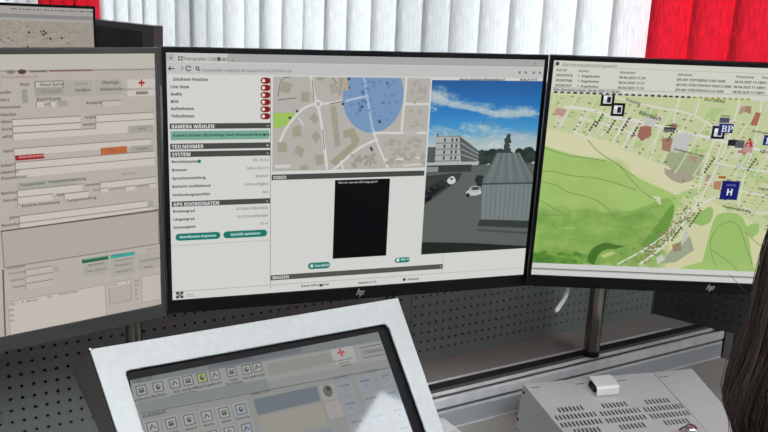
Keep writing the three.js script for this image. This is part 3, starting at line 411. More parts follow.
// --- left screen: grey data entry form of the dispatch program
function drawLeft() {
  const x = canvas(DW, DH, '#c0b8b0'), ink = '#68615b', W = '#d3ccc3', G = '#adaaa2', ln = '#8b827b';
  rect(x, 0, 0, DW, 47, '#c8c3b9'); path(x, [929, 48, 1407, 51], '#9b918a', 4); path(x, [1069, 50, 1195, 50], '#8a665c', 5); path(x, [1014, 51, 1057, 51], '#6c7a68', 5); disc(x, 989, 51, 12, '#5a4540', 7); disc(x, 958, 51, 12, '#8c7f78', 6);
  text(x, 929, 66, 12, 'Einsatzdetailansicht', '#a5827a');
  const field = (a, b, c, d, f = W) => { rect(x, a, b, c, d, f); path(x, [Math.min(a, c), Math.min(b, d), Math.max(a, c), Math.min(b, d)], ln, 2.5); path(x, [Math.min(a, c), Math.min(b, d), Math.min(a, c), Math.max(b, d)], ln, 2); };
  const t = (a, b, s, sz = 14, f = ink, al) => text(x, a, b, sz - 1.5, s, f, sz > 12, al);
  t(981, 87, 'Rupi'); rect(x, 984, 103, 1000, 144, '#a29f98');
  rect(x, 1021, 80, 1288, 128, '#b3b0a7'); rect(x, 1023, 81, 1106, 101, '#c9c5bb'); edge(x, 1023, 81, 1106, 101, ln, 3); rect(x, 1021, 100, 1105, 122, '#a5a29a'); path(x, [1199, 84, 1198, 124], '#c4c1b8', 3); t(1038, 90, 'Neue Karte'); t(1141, 90, 'Gebiet', 14, '#9a958d'); t(1042, 110, 'Grossbild', 14, '#8f8a83'); t(1140, 110, 'Straßen'); t(1225, 89, 'Überlage'); t(1218, 110, 'Nebenstelle');
  rect(x, 1306, 82, 1403, 136, '#d3ccc4'); rect(x, 1351, 83, 1356, 105, '#b5302f'); rect(x, 1344, 90, 1364, 97, '#b5302f'); t(1355, 114, 'ÖSTERREICHISCHES ROTES KREUZ', 10, '#6b5f5a', 'center'); rect(x, 1334, 121, 1374, 131, '#8c8580');
  t(1025, 133, 'Bezeichnung', 13); field(1024, 140, 1045, 158); t(1047, 149, 'auf', 12); field(1064, 141, 1080, 158); rect(x, 1086, 141, 1115, 159, '#a8a59d'); t(1172, 151, 'Anzahl/Bett', 13); field(1222, 147, 1283, 164, '#c9c3bb');
  const lf = ['e', 'under', 'vlert', 'mmunion', 'lderdat', 'ldtort', 'Sorte', 'adresse', '', 'bekton*'];
  lf.forEach((s, i) => t(920, 88 + i * (284 - 88) / 9, s, 14));
  field(951, 191, 1152, 209); field(951, 212, 1151, 230); field(950, 233, 1301, 253); t(1165, 196, 'Telefon', 13); t(1159, 218, 'Sender', 13); field(1200, 191, 1392, 216); field(1199, 214, 1392, 237); rect(x, 1305, 232, 1389, 256, G); t(1337, 242, 'Suche', 12);
  field(950, 279, 1378, 301); rect(x, 952, 300, 1037, 316, '#a3262b'); t(962, 305, 'Alarmierend', 14, '#d9a9a4'); rect(x, 1211, 297, 1297, 322, '#c06f44'); t(1241, 308, 'Akut', 12, '#8a4a2a'); rect(x, 1308, 299, 1387, 324, G); t(1328, 309, 'Auswahl', 12);
  field(951, 321, 1392, 347); field(950, 344, 1391, 369); t(910, 327, 'bebort*', 13); t(908, 348, 'ebbezirk*', 13); t(908, 366, 'Einsatzmittel', 13); t(1277, 389, 'KM-Stand', 12, '#8a827c');
  rect(x, 952, 385, 1129, 411, '#aeb0a8'); t(960, 392, 'Transportziel', 13); t(1043, 391, 'Transportverwaltung', 13);
  t(904, 412, 'Nachname', 13); field(951, 408, 1145, 431); t(1156, 413, 'Vorname', 13); field(1204, 410, 1393, 430); t(909, 435, 'Vers-Nr.', 13); field(950, 430, 1054, 450); t(1066, 435, 'Geb.', 13); field(1089, 434, 1166, 455); t(1180, 433, 'Alter', 12); field(1203, 430, 1229, 444); t(1232, 435, 'Geschlecht', 12); field(1286, 432, 1319, 448); t(1324, 434, 'Ergebnis', 12); field(1368, 432, 1393, 445);
  t(959, 458, 'Ärztliche Einweisung', 13); field(949, 454, 954, 464); t(1095, 457, 'Transportauftrag', 13);
  t(923, 490, 'Jahre', 13); field(951, 489, 1359, 510); rect(x, 1363, 489, 1382, 512, G); t(899, 512, 'Bemerkung', 13); field(949, 512, 1383, 537);
  rect(x, 897, 530, 1398, 647, '#bab2ac'); edge(x, 897, 530, 1398, 647, '#857c76', 3); path(x, [897, 530, 1401, 526], '#5c5350', 4);
  t(902, 651, 'Zielangaben', 12); t(908, 669, 'Turnstunde', 12); t(913, 692, 'Aktivität', 12); t(916, 715, 'Statistik', 12); for (const [a, b, c, d] of [[957, 665, 1037, 683], [955, 688, 1038, 706], [955, 711, 1038, 730]]) field(a, b, c, d, '#c6beb6'); rect(x, 1041, 668, 1057, 688, '#b0aca4');
  rect(x, 1133, 660, 1220, 674, '#2f6a48'); t(1137, 660, 'Einlieferung bestät.', 11, '#b9cfc0'); rect(x, 1226, 661, 1311, 674, '#48ad9f'); t(1232, 663, 'Endgültig', 11, '#1f6a60');
  rect(x, 1134, 678, 1220, 722, '#b5b0a8'); rect(x, 1226, 679, 1311, 739, '#b5b0a8'); rect(x, 1318, 672, 1399, 733, '#b7b1a9'); t(1152, 684, 'Abrufdaten', 12); t(1146, 704, 'Dok. erfassen', 12); t(1238, 682, 'Transportstorno', 11); t(1241, 701, 'Notstandort', 12); t(1243, 723, 'Abtransport', 12); t(1350, 661, 'Abbruch', 12, '#9a938c'); t(1324, 699, 'Code unbekannt', 12); t(1341, 724, 'Antrag', 12);
  rect(x, 899, 761, 1204, 875, '#cfc7bd'); edge(x, 899, 761, 1204, 875, '#a39a92', 2); t(902, 769, 'Org', 12); t(927, 769, 'L   P   Bereich', 12); t(1018, 768, 'Ort', 12); t(1054, 766, 'Druckmodus', 12); t(901, 789, 'RD', 12); t(901, 807, 'RK...', 12); t(901, 824, 'RZ...', 12);
  rect(x, 1218, 759, 1293, 834, '#bcb4ac'); rect(x, 1218, 759, 1295, 774, '#d0c8bf'); edge(x, 1218, 759, 1293, 834, '#948b84', 2); t(1223, 766, 'Gerät', 11); t(1278, 767, 'S', 11); rect(x, 1331, 757, 1399, 852, '#cbc3ba'); edge(x, 1331, 757, 1399, 852, '#a39a92', 2); for (let i = 0; i < 5; i++) t(1306, 765 + i * 17, ['Stat', 'BD', 'BS', 'FS', 'TD'][i], 11);
  path(x, [893, 654, 884, 868], '#6a605c', 5);
  const m = 912 - 30;                              // further form columns outside the photograph's frame
  for (let j = 0; j < 22; j++) { const y = 96 + j * 34; rect(x, 24, y + 6, 110 + (j * 37) % 60, y + 14, '#9a928b'); field(210, y, j % 4 === 3 ? m * 0.6 : m - 20, y + 22); if (j % 4 === 3) rect(x, m * 0.62, y, m - 20, y + 22, G); }
  return x;
}
// --- touch screen: telephone and radio panel
const TW = 1024, TH2 = 768;
function drawTouch() {
  const x = canvas(TW, TH2, '#8e918e'), ink = '#44484a';
  poly(x, [-15, -19, 1091, 3, 1097, 41, -8, 16], '#7b8081'); poly(x, [282, -11, 665, -4, 666, 21, 283, 17], '#6c7074'); text(x, 11, 7, 18, 'ÖRK LST', '#55595b', 1); text(x, 325, 5, 17, 'Einsatzleitstelle', '#5a5e62', 1);
  poly(x, [-8, 16, 1097, 41, 1104, 123, 4, 92], '#979a96'); poly(x, [508, 40, 782, 45, 786, 89, 510, 89], '#8f8e89');
  const icon = (a, b, s, f) => { x.fillStyle = f; x.strokeStyle = '#5f6364'; x.lineWidth = 3.5; x.beginPath(); x.rect(a - s, b - s, 2 * s, 2 * s); x.fill(); x.stroke(); };
  const glyph = (a, b, i) => { if (i % 3 === 0) { rect(x, a - 9, b - 8, a + 9, b + 9, '#505456'); rect(x, a - 6, b - 4, a + 6, b - 1, '#aeb1ae'); } else if (i % 3 === 1) { disc(x, a, b, 8, '#4b4f50', 10); disc(x, a + 2, b - 3, 4, '#a0a39f'); } else path(x, [a - 9, b + 8, a - 2, b - 8, a + 9, b + 5], '#4b4f50', 4); };
  const top = [[33, 44, 'Telefonbuch'], [92, 44, 'Rufliste'], [153, 43, 'Ruf', 'annehm.'], [201, 43, 'Gespräch', 'halten'], [254, 43, 'Empfangen'], [303, 43, 'Nacht'], [368, 43, 'Funk', 'Durchsage'], [427, 46, 'Ton aus'], [471, 46, 'Ansage']];
  top.forEach(([a, b, n, n2], i) => { icon(a, b, 17, i === 4 ? '#a4ab70' : '#a2a5a1'); glyph(a, b, i); text(x, a, b + 31, 13, n, ink, 1, 'center'); if (n2) text(x, a, b + 44, 13, n2, ink, 1, 'center'); });
  poly(x, [6, 83, 492, 96, 496, 136, 14, 121], '#838886'); path(x, [13, 125, 1168, 163], '#6c706f', 4); text(x, 17, 137, 16, 'KURZWAHL', '#4a4e4f', 1); text(x, 418, 143, 13, 'ANRUFLISTE', '#4a4e4f', 1); text(x, 764, 152, 12, 'GESPRÄCH', '#5d6673', 1); text(x, 909, 156, 12, 'AUSWAHL', '#5d6673', 1);
  const p0 = [43, 181], p1 = [366, 189], q = [54, 248];
  for (let j = 0; j < 4; j++) for (let i = 0; i < 6; i++) { const a = p0[0] + (p1[0] - p0[0]) * i / 5 + j * 2, b = p0[1] + (p1[1] - p0[1]) * i / 5 + j * 74; rect(x, a - 29, b - 27, a + 28, b + 44, '#9b9d99'); icon(a, b, 18, i === 5 ? '#98a2ae' : '#a6a8a3'); glyph(a, b, i + j + 2); text(x, a, b + 32, 13, ['Arzt', 'Dienst', 'Notruf', 'Wache', 'Klinik', 'Zentrale'][(i + j) % 6], ink, 1, 'center'); }
  poly(x, [420, 164, 683, 166, 681, 225, 421, 225], '#6d767e'); poly(x, [420, 233, 682, 235, 682, 319, 423, 319], '#99968d'); poly(x, [427, 335, 685, 336, 684, 413, 428, 409], '#848b90');
  poly(x, [691, 168, 757, 169, 759, 232, 690, 230], '#9b9b94'); disc(x, 723, 195, 20, '#686a60', 24); disc(x, 728, 187, 9, '#3f423c'); poly(x, [692, 237, 757, 238, 760, 305, 695, 306], '#a39a9c');
  const c0 = [797, 199], c1 = [893, 198], c2 = [798, 273];
  for (let j = 0; j < 5; j++) for (let i = 0; i < 3; i++) { const a = c0[0] + (c1[0] - c0[0]) * i + (c2[0] - c0[0]) * j, b = c0[1] + (c1[1] - c0[1]) * i + (c2[1] - c0[1]) * j; rect(x, a - 36, b - 34, a + 34, b + 32, '#8f969b'); text(x, a, b - 12, 13, ['Leitung', 'Gruppe', 'Kanal'][i], '#5a6372', 1, 'center'); text(x, a, b + 8, 13, String(j * 3 + i + 1), '#5a6372', 1, 'center'); }
  poly(x, [786, 34, 887, 36, 886, 104, 790, 103], '#a8a9a7'); const [rx, ry] = [829, 55]; rect(x, rx - 5, ry - 17, rx + 5, ry + 17, '#b5565c'); rect(x, rx - 16, ry - 5, rx + 16, ry + 5, '#b5565c'); text(x, 829, 87, 9, 'ÖSTERREICHISCHES', '#5b5450', 1, 'center'); text(x, 830, 99, 9, 'ROTES KREUZ', '#5b5450', 1, 'center'); text(x, 831, 111, 8, 'STEIERMARK', '#5b5450', 1, 'center');
  path(x, [916, 52, 1026, 53], '#55506a', 3); path(x, [918, 96, 1031, 98], '#55506a', 3); text(x, 973, 76, 24, 'STRAKAL', '#6d5f7a', 1, 'center');
  return x;
}
function drawSmallMap() {
  const x = canvas(1400, 871, '#a39c90'); rect(x, 0, 0, 1400, 50, '#a9a6a4'); for (let i = 0; i < 26; i++) rect(x, 900 + i * 22, 16, 900 + i * 22 + rr(6, 20), 22, '#5d5658'); rect(x, 0, 50, 1400, 74, '#8d8c8b'); rect(x, 0, 74, 1400, 92, '#aaa8a2');
  for (let i = 0; i < 5000; i++) disc(x, rr(0, 1400), rr(96, 871), rr(2, 14), ['#a89f92', '#969c86', '#b39f98', '#b0958f', '#99958a', '#8a9080'][i % 6], rr(2, 8)); for (let i = 0; i < 60; i++) curve(x, [rr(0, 1400), rr(96, 871), rr(0, 1400), rr(96, 871), rr(0, 1400), rr(96, 871)], '#b8b2aa', 2);
  for (let i = 0; i < 90; i++) { const a = rr(20, 1380), b = rr(110, 850); rect(x, a, b, a + rr(6, 14), b + rr(6, 12), '#453a42'); } for (const [a, b] of [[1082, 150], [1094, 162], [1078, 172], [1120, 196], [990, 160], [1190, 190]]) rect(x, a, b, a + 14, b + 12, '#3a3040');
  return x;
}
// ---------------------------------------------------------------- monitors
const SWm = 0.5184, SHm = 0.3225, BT = 0.0068, BB = 0.0186, BS = 0.0055;      // picture size and bezel widths
const FW = SWm + 2 * BS, FH = SHm + BT + BB;
function logoGeometry(s) {                              // four slanted strokes of the maker's mark, s = height
  const bar = (x, y, h) => { const k = 0.36, w = s * 0.115; return extrude([[x + k * y, y], [x + w + k * y, y], [x + w + k * (y + h), y + h], [x + k * (y + h), y + h]], 0.0006); };
  return merge(bar(-0.40 * s, -0.26 * s, 0.76 * s), bar(-0.13 * s, -0.26 * s, 0.48 * s), bar(-0.28 * s, 0.13 * s, 0.09 * s), bar(0.06 * s, -0.5 * s, 0.72 * s), bar(0.32 * s, -0.26 * s, 0.48 * s), bar(0.20 * s, 0.13 * s, 0.09 * s), bar(0.22 * s, -0.26 * s, 0.09 * s));
}
function monitor(label, c, yaw, tilt, roll, tex, opt = {}) {
  const t = thing('computer_monitor', label, 'monitor', opt.group);
  const base = V(0, -SHm / 2 - BB, 0), f = frameOf(0, 0, 0, yaw, tilt, roll); f.updateMatrix();
  t.rotation.copy(f.rotation); t.position.copy(base.applyEuler(f.rotation)).add(V(...c));
  const y0 = BB + SHm / 2;                              // picture centre above the base
  const hw = FW / 2, out = [[-hw, 0], [hw, 0], [hw, FH], [-hw, FH]], a = SWm / 2, hole = [[-a, BB], [a, BB], [a, BB + SHm], [-a, BB + SHm]];
  part('bezel', extrude(out, 0.009, 0.0008, [hole]).translate(0, 0, 0.0018), opt.bezel ?? M.bezel, t);
  const back = merge(rbox(FW - 0.004, FH - 0.004, 0.006, 0.002, 0, FH / 2, -0.0095), rbox(FW * 0.62, FH * 0.66, 0.028, 0.008, 0, FH * 0.5, -0.026));
  part('back_cover', back, M.shell, t);
  part('mount_plate', rbox(0.12, 0.12, 0.012, 0.002, 0, FH * 0.5, -0.046), M.black, t);
  if (tex) {
    const m = phys({ color: rgb(0.003, 0.003, 0.003), roughness: 0.42, specularIntensity: 0.22, emissive: rgb(1, 1, 1), emissiveMap: tex, emissiveIntensity: opt.glow ?? 0.86 });
    part('screen', new THREE.BoxGeometry(SWm, SHm, 0.002).translate(0, y0, -0.001), [M.bezel, M.bezel, M.bezel, M.bezel, m, M.bezel], t, opt.screenLabel);
    const l = new THREE.RectAreaLight(0xffffff, 0.12, SWm, SHm); l.position.set(0, y0, 0.004); l.rotation.y = Math.PI; l.name = 'screen_light'; t.add(l);
  } else part('screen', box(SWm, SHm, 0.002, 0, y0, -0.001), M.bezel, t);
  if (!opt.noLogo) part('logo', logoGeometry(0.0125).translate(opt.logoX ?? 0, BB * 0.52, 0.0024), M.logo, t, 'small silver slanted letter mark');
  return t;
}
const mid = monitor('middle black-framed monitor showing a browser page with a blue map circle', [-0.02865, EYE - 0.2221, -1.08693], 0.33049, -0.02939, 0.00514, screenMap(drawMiddle()), { screenLabel: 'lit screen with browser page, street map and car park picture' });
const right = monitor('black-framed monitor showing an alarm list above a green topographic map', [0.48299, EYE - 0.21545, -1.14043], -0.01547, -0.12028, 0.008, screenMap(drawRight()), { logoX: 0.0105, screenLabel: 'lit screen with green topographic map' });
const left = monitor('monitor with reflected light painted grey on its bezel, showing a pinkish grey data entry form', [-0.4868, EYE - 0.2266, -0.8292], 0.67968, -0.01446, 0.00737, screenMap(drawLeft()), { bezel: M.greyAndLitBezel, screenLabel: 'lit screen with data entry form' });
scene.updateMatrixWorld(true);

// poles on the rail, each with an arm to its monitor
function pole(label, x, z, r, top, mat, mon, armY) {
  const t = thing('monitor_pole', label, 'pole'), p = deskPoint(x, 0, z);
  part('base_flange', cyl(r * 1.03, r * 1.03, 0.012, 32, p.x, SHELF + 0.0064, p.z), M.black, t);
  part('tube', new THREE.CylinderGeometry(r, r, top - SHELF - 0.012, 32).translate(p.x, (top + SHELF + 0.012) / 2, p.z), mat, t);
  part('collar', cyl(r * 1.35, r * 1.35, 0.04, 32, p.x, armY, p.z), M.black, t);
  const e = mon.localToWorld(V(0, FH * 0.5, -0.058)), s = V(p.x, armY, p.z);
  const arm = (a, b, rad) => { const d = b.clone().sub(a), g = new THREE.CylinderGeometry(rad, rad, d.length(), 16); g.applyQuaternion(new THREE.Quaternion().setFromUnitVectors(V(0, 1, 0), d.clone().normalize())); const m = a.clone().add(b).multiplyScalar(0.5); return g.translate(m.x, m.y, m.z); };
  part('arm', merge(arm(s, e, 0.012), new THREE.SphereGeometry(0.02, 16, 12).translate(e.x, e.y, e.z)), M.black, t);
  return t;
}
pole('slim steel pole on the rail under the data form monitor', 0.1505, 0.1265, 0.0112, 1.25, M.steel, left, 1.215);
pole('slim steel pole on the rail under the browser page monitor', 0.5655, 0.1265, 0.0112, 1.25, M.steel, mid, 1.22);
pole('steel pole on the rail under the topographic map monitor', 1.0475, 0.1135, 0.0158, 1.26, M.steel, right, 1.225);
// pale cable hanging below the right monitor
{
  const c = new THREE.CatmullRomCurve3([V(0.300, EYE - 0.34, -1.20), V(0.2925, EYE - 0.385, -1.19), V(0.2885, EYE - 0.405, -1.186), V(0.2835, EYE - 0.4215, -1.1825), V(0.2725, EYE - 0.4385, -1.1785)]);
  const t = thing('cable', 'short pale plastic cable hanging below the map monitor beside the steel pole', 'cable');
  part('sleeve', new THREE.TubeGeometry(c, 30, 0.0036, 10), M.cable, t);
  const e = c.getPoint(1); part('tip', new THREE.SphereGeometry(0.0034, 10, 8).translate(e.x, e.y, e.z), M.cable, t);
}

// ---------------------------------------------------------------- tilted touch screen console on the desk
{
  const t = thing('touch_console', 'white metal touch screen console leaning back in front of the monitors', 'console');
  const f = frameOf(-0.2843, EYE - 0.3375, -0.7395, 0.5585, 0.7505); f.updateMatrix(); const F = f.matrix;
  const out = [[0.0335, -0.30], [0.3545, -0.30], [0.36, -0.0015], [0, 0]], open = [[0.0475, -0.262], [0.3345, -0.262], [0.3343, -0.037], [0.3315, -0.0318], [0.328, -0.0307], [0.033, -0.0285], [0.0295, -0.0298], [0.0288, -0.033]];
  part('front_plate', extrude(out, 0.004, 0.0012, [open]).applyMatrix4(F), M.consolePaint, t, 'white painted front plate with rounded opening');
  const inset = (k) => out.map(([x, y]) => [x + (x < 0.18 ? k : -k), y + (y < -0.1 ? k : -k)]);
  const hp = extrude([[-0.30, -0.012], [-0.285, -0.03], [-0.10, -0.064], [0.0235, -0.126], [0.0265, -0.107], [-0.0012, -0.012]].map(([y, z]) => [z, y]), 0.36);
  hp.applyMatrix4(new THREE.Matrix4().makeBasis(V(0, 0, 1), V(0, 1, 0), V(-1, 0, 0)));
  { const P = hp.attributes.position; for (let i = 0; i < P.count; i++) { const k = Math.max(0, -P.getY(i)), l = 0.001 + k * 0.1117, r = 0.359 - k * 0.018; P.setX(i, l + (r - l) * P.getX(i) / 0.36); } hp.computeVertexNormals(); }
  part('gasket', extrude(inset(0.0012), 0.0082, 0, [open]).translate(0, 0, -0.004).applyMatrix4(F), M.black, t, 'black rubber gasket behind the plate');
  part('housing', hp.applyMatrix4(F), M.consoleSide, t, 'dark grey housing behind the plate');
  const m = phys({ color: rgb(0.006, 0.006, 0.006), roughness: 0.05, ior: 1.54, emissive: rgb(1, 1, 1), emissiveMap: screenMap(drawTouch()), emissiveIntensity: 0.9 });
  const sw = 0.290, sh = 0.2175;
  part('screen', new THREE.BoxGeometry(sw, sh, 0.002).translate(0.0325 + sw / 2, -0.0365 - sh / 2, -0.0095).applyMatrix4(F), [M.black, M.black, M.black, M.black, m, M.black], t, 'glossy lit touch screen mirroring the roof light');
  part('screen_surround', extrude([[0.024, -0.268], [0.341, -0.268], [0.341, -0.024], [0.024, -0.024]], 0.003, 0, [[[0.0325, -0.254], [0.3225, -0.254], [0.3225, -0.0365], [0.0325, -0.0365]]]).translate(0, 0, -0.0075).applyMatrix4(F), M.black, t, 'black surround between plate and screen');
  part('corner_screw', new THREE.SphereGeometry(0.0016, 12, 8).translate(0.0004, 0.0002, -0.0016).applyMatrix4(F), M.chrome, t, 'bright metal corner');
  const g = new THREE.CylinderGeometry(0.07, 0.1, 0.17, 4, 1).rotateY(Math.PI / 4 + 0.5585).translate(-0.075, DESK + 0.085, -0.735); part('pedestal', g, M.consoleSide, t);
  const l = new THREE.RectAreaLight(0xf4f7ff, 0.06, sw, sh); l.position.set(0.0325 + sw / 2, -0.0365 - sh / 2, -0.004).applyMatrix4(F); l.rotation.set(-0.7505, 0.5585, 0, 'YXZ'); l.rotateY(Math.PI); l.name = 'screen_light'; t.add(l);
}
// white ribbed tray at the foot of the rail, half hidden by the console
{
  const t = thing('cable_tray', 'small white ribbed tray between the console and the aluminium rail', 'tray');
  part('tray_body', onDesk(rbox(0.12, 0.028, 0.17, 0.002, 0.6709 - 0.06, DESK + 0.0141, 0.2315)), M.paper, t);
  for (let i = 0; i < 22; i++) part('rib', onDesk(rbox(0.112, 0.0016, 0.0032, 0.0006, 0.6709 - 0.06, DESK + 0.0288, 0.152 + i * 0.0074)), M.paper, t);
}

// ---------------------------------------------------------------- grey intercom box with slotted lid
{
  const t = thing('intercom_box', 'grey metal intercom box with three slotted speaker grilles on its sloping lid', 'intercom');
  const S = 9.4 * Math.PI / 180, Y0 = EYE - 0.6255, f = frameOf(0.2561, Y0, -1.3034, 0.2827, Math.PI / 2 - S); f.updateMatrix(); const F = f.matrix;
  const fl = [0.019, -0.24], fr = [0.317, -0.24], W = 0.3435, X = (y, side) => side ? W + (fr[0] - W) * y / -0.24 : fl[0] * y / -0.24, xs = 0.2592;
  const slots = [], sl = (x, y) => slots.push([[x, y], [x + 0.0037, y], [x + 0.0037, y - 0.0128], [x, y - 0.0125]].reverse());
  for (const [gi, gx] of [[0, 0], [1, 0.0825], [2, 0.1655]]) for (const [x0, n, y] of [[0.0289, 7, -0.0726], [0.0149, 11, -0.0917], [0.0149, 11, -0.1108], [0.0296, 7, -0.1298]]) for (let i = 0; i < n; i++) sl(gx + x0 + i * 0.00704, y - gi * 0.0012);
  const lid = (p, h) => extrude(p, 0.0016, 0.0003, h).translate(0, 0, 0.0016);
  part('lid', lid([[X(0, 0), 0], [X(-0.24, 0), -0.24], [xs - 0.0052, -0.24], [xs, 0]], slots).applyMatrix4(F), M.boxGrey, t, 'slotted grey lid');
  part('lid', lid([[xs + 0.0013, 0], [xs - 0.0039, -0.24], [fr[0], -0.24], [W, 0]], []).applyMatrix4(F), M.boxGrey, t, 'plain grey lid strip');
  const zb = (y) => -(Y0 - DESK + y * Math.sin(S)) / Math.cos(S) + 0.0005;
  const hull = (k, top, m, name) => {                   // wedge-shaped casing, open edges closed by the lid
    const v = [[k, 0], [W - k, 0], [fr[0] - k, -0.24], [fl[0] + k, -0.24]].map(([x, y], i) => [x, y + (i < 2 ? -k : k)]), A = v.map(([x, y]) => [x, y, top]), B = v.map(([x, y]) => [x, y, zb(y)]), pos = [];
    const q = (a, b, c, d) => pos.push(...a, ...b, ...c, ...a, ...c, ...d);
    q(B[0], B[1], B[2], B[3]); for (let i = 0; i < 4; i++) { const j = (i + 1) % 4; q(A[i], A[j], B[j], B[i]); }
    const g = new THREE.BufferGeometry(); g.setAttribute('position', new THREE.Float32BufferAttribute(pos, 3)); g.setAttribute('uv', new THREE.Float32BufferAttribute(pos.flatMap((_, i) => i % 3 ? [] : [pos[i] * 5 + pos[i + 2] * 3, pos[i + 1] * 5]), 2)); g.computeVertexNormals();
    return part(name, g.applyMatrix4(F), m, t);
  };
  hull(0.0004, -0.0004, M.boxGrey, 'casing');
  for (const gx of [0.0515, 0.134, 0.217]) part('added_speaker_cone', new THREE.LatheGeometry([[0.001, -0.014], [0.012, -0.013], [0.034, -0.004], [0.0385, -0.0025], [0.0412, -0.003]].map((p) => new THREE.Vector2(...p)), 28).rotateX(Math.PI / 2).translate(gx, -0.1075, 0).applyMatrix4(F), M.cone, t, 'black speaker cone added under the slots to darken them');
  for (const [y, z] of [[-0.0035, -0.012], [0.0005, -0.072]]) part('side_screw', new THREE.CylinderGeometry(0.0026, 0.0026, 0.0016, 14).rotateZ(Math.PI / 2).translate(0.0002 - Math.min(0, 0), y - 0.004, z).applyMatrix4(F), M.black, t);
  // bent clip on the lid
  const prof = [[-0.0195, 0.0015], [-0.0195, 0.0185], [-0.0205, 0.0205], [-0.023, 0.0212], [-0.047, 0.0206], [-0.0515, 0.0196], [-0.0540, 0.0168], [-0.0560, 0.0040]], th = 0.0014, inn = prof.map(([y, z], i) => [y + (i < 3 ? -th : i > 5 ? th : 0), z - (i > 1 && i < 7 ? th : 0)]).reverse();
  const cg = extrude([...prof, ...inn], 0.043); cg.applyMatrix4(new THREE.Matrix4().makeBasis(V(0, 1, 0), V(0, 0, 1), V(1, 0, 0))).translate(0.156, 0, 0);
  part('clip', cg.applyMatrix4(F), M.satin, t, 'bright bent metal clip');
  part('clip_mount', rbox(0.026, 0.02, 0.012, 0.002, 0.127, -0.033, 0.0078).applyMatrix4(F), M.shell, t);
  for (const [x, y, w] of [[0.0095, -0.0135, 0.018], [0.0955, -0.0150, 0.016], [0.177, -0.0162, 0.019], [0.262, -0.0166, 0.019]]) for (let i = 0; i < 6; i++) part('printed_letter', box(w / 8, 0.0017, 0.0002, x + (i + 0.5) * w / 6, y, 0.0017).applyMatrix4(F), M.black, t);
  const k = part('knob', new THREE.LatheGeometry([[0, 0.0016], [0.007, 0.0016], [0.0068, 0.006], [0.0062, 0.010], [0.0095, 0.011], [0.0105, 0.0135], [0.0088, 0.0172], [0.004, 0.0192], [0, 0.0195]].map((p) => new THREE.Vector2(...p)), 24).rotateX(Math.PI / 2).translate(0.2205, -0.172, 0).applyMatrix4(F), M.chrome, t, 'chrome rotary knob with pointer');
  part('pointer', new THREE.TubeGeometry(new THREE.CatmullRomCurve3([V(0.219, -0.172, 0.0165), V(0.209, -0.170, 0.0165), V(0.199, -0.171, 0.0125)]), 10, 0.0016, 8).applyMatrix4(F), M.aluDark, k);
}

// ---------------------------------------------------------------- neighbouring workstation behind the panel
{
  const d = thing('side_desk', 'plain desk behind the perforated panel carrying the small map screen', 'desk');
  part('desktop', rbox(1.1, 0.026, 0.4, 0.004, -1.42, 0.727, -2.05), M.desk, d); for (const [x, z] of [[-1.92, -1.90], [-0.92, -1.90], [-1.92, -2.2], [-0.92, -2.2]]) part('leg', rbox(0.04, 0.714, 0.04, 0.004, x, 0.357, z), M.frame, d);
  const mm = monitor('background monitor with a small brownish street map beneath the red blind', [-0.99, EYE - 0.192, -1.985], 0.25, 0, 0, screenMap(drawSmallMap()), { glow: 0.9, noLogo: true });
  const y = mm.position.y - 0.74; part('neck', rbox(0.06, y + 0.12, 0.02, 0.004, 0, 0.12 - (y + 0.12) / 2, -0.062), M.shell, mm); part('foot', rbox(0.24, 0.012, 0.19, 0.004, 0, 0.006 - y, -0.05), M.shell, mm);
  const p = thing('partition_screen', 'dark upright partition screen with grey side post beside the background map', 'partition'), H = EYE - 0.063, yaw = -0.911, Q = new THREE.Matrix4().makeRotationY(yaw).setPosition(-0.576, 0, -2.000);
  part('panel', box(0.53, H - 0.036, 0.022, -0.07 - 0.265, (H - 0.036) / 2 + 0.02, -0.011).applyMatrix4(Q), M.shell, p);
  part('side_post', rbox(0.07, H - 0.006, 0.026, 0.002, -0.035, (H - 0.006) / 2, -0.011).applyMatrix4(Q), M.greyAndLitBezel, p, 'grey side post');
  part('top_rail', rbox(0.6, 0.016, 0.027, 0.002, -0.3, H - 0.008, -0.011).applyMatrix4(Q), M.greyAndLitBezel, p, 'thin grey top rail');
  for (const x of [-0.06, -0.54]) part('foot', rbox(0.05, 0.02, 0.3, 0.004, x, 0.01, -0.011).applyMatrix4(Q), M.greyAndLitBezel, p);
}

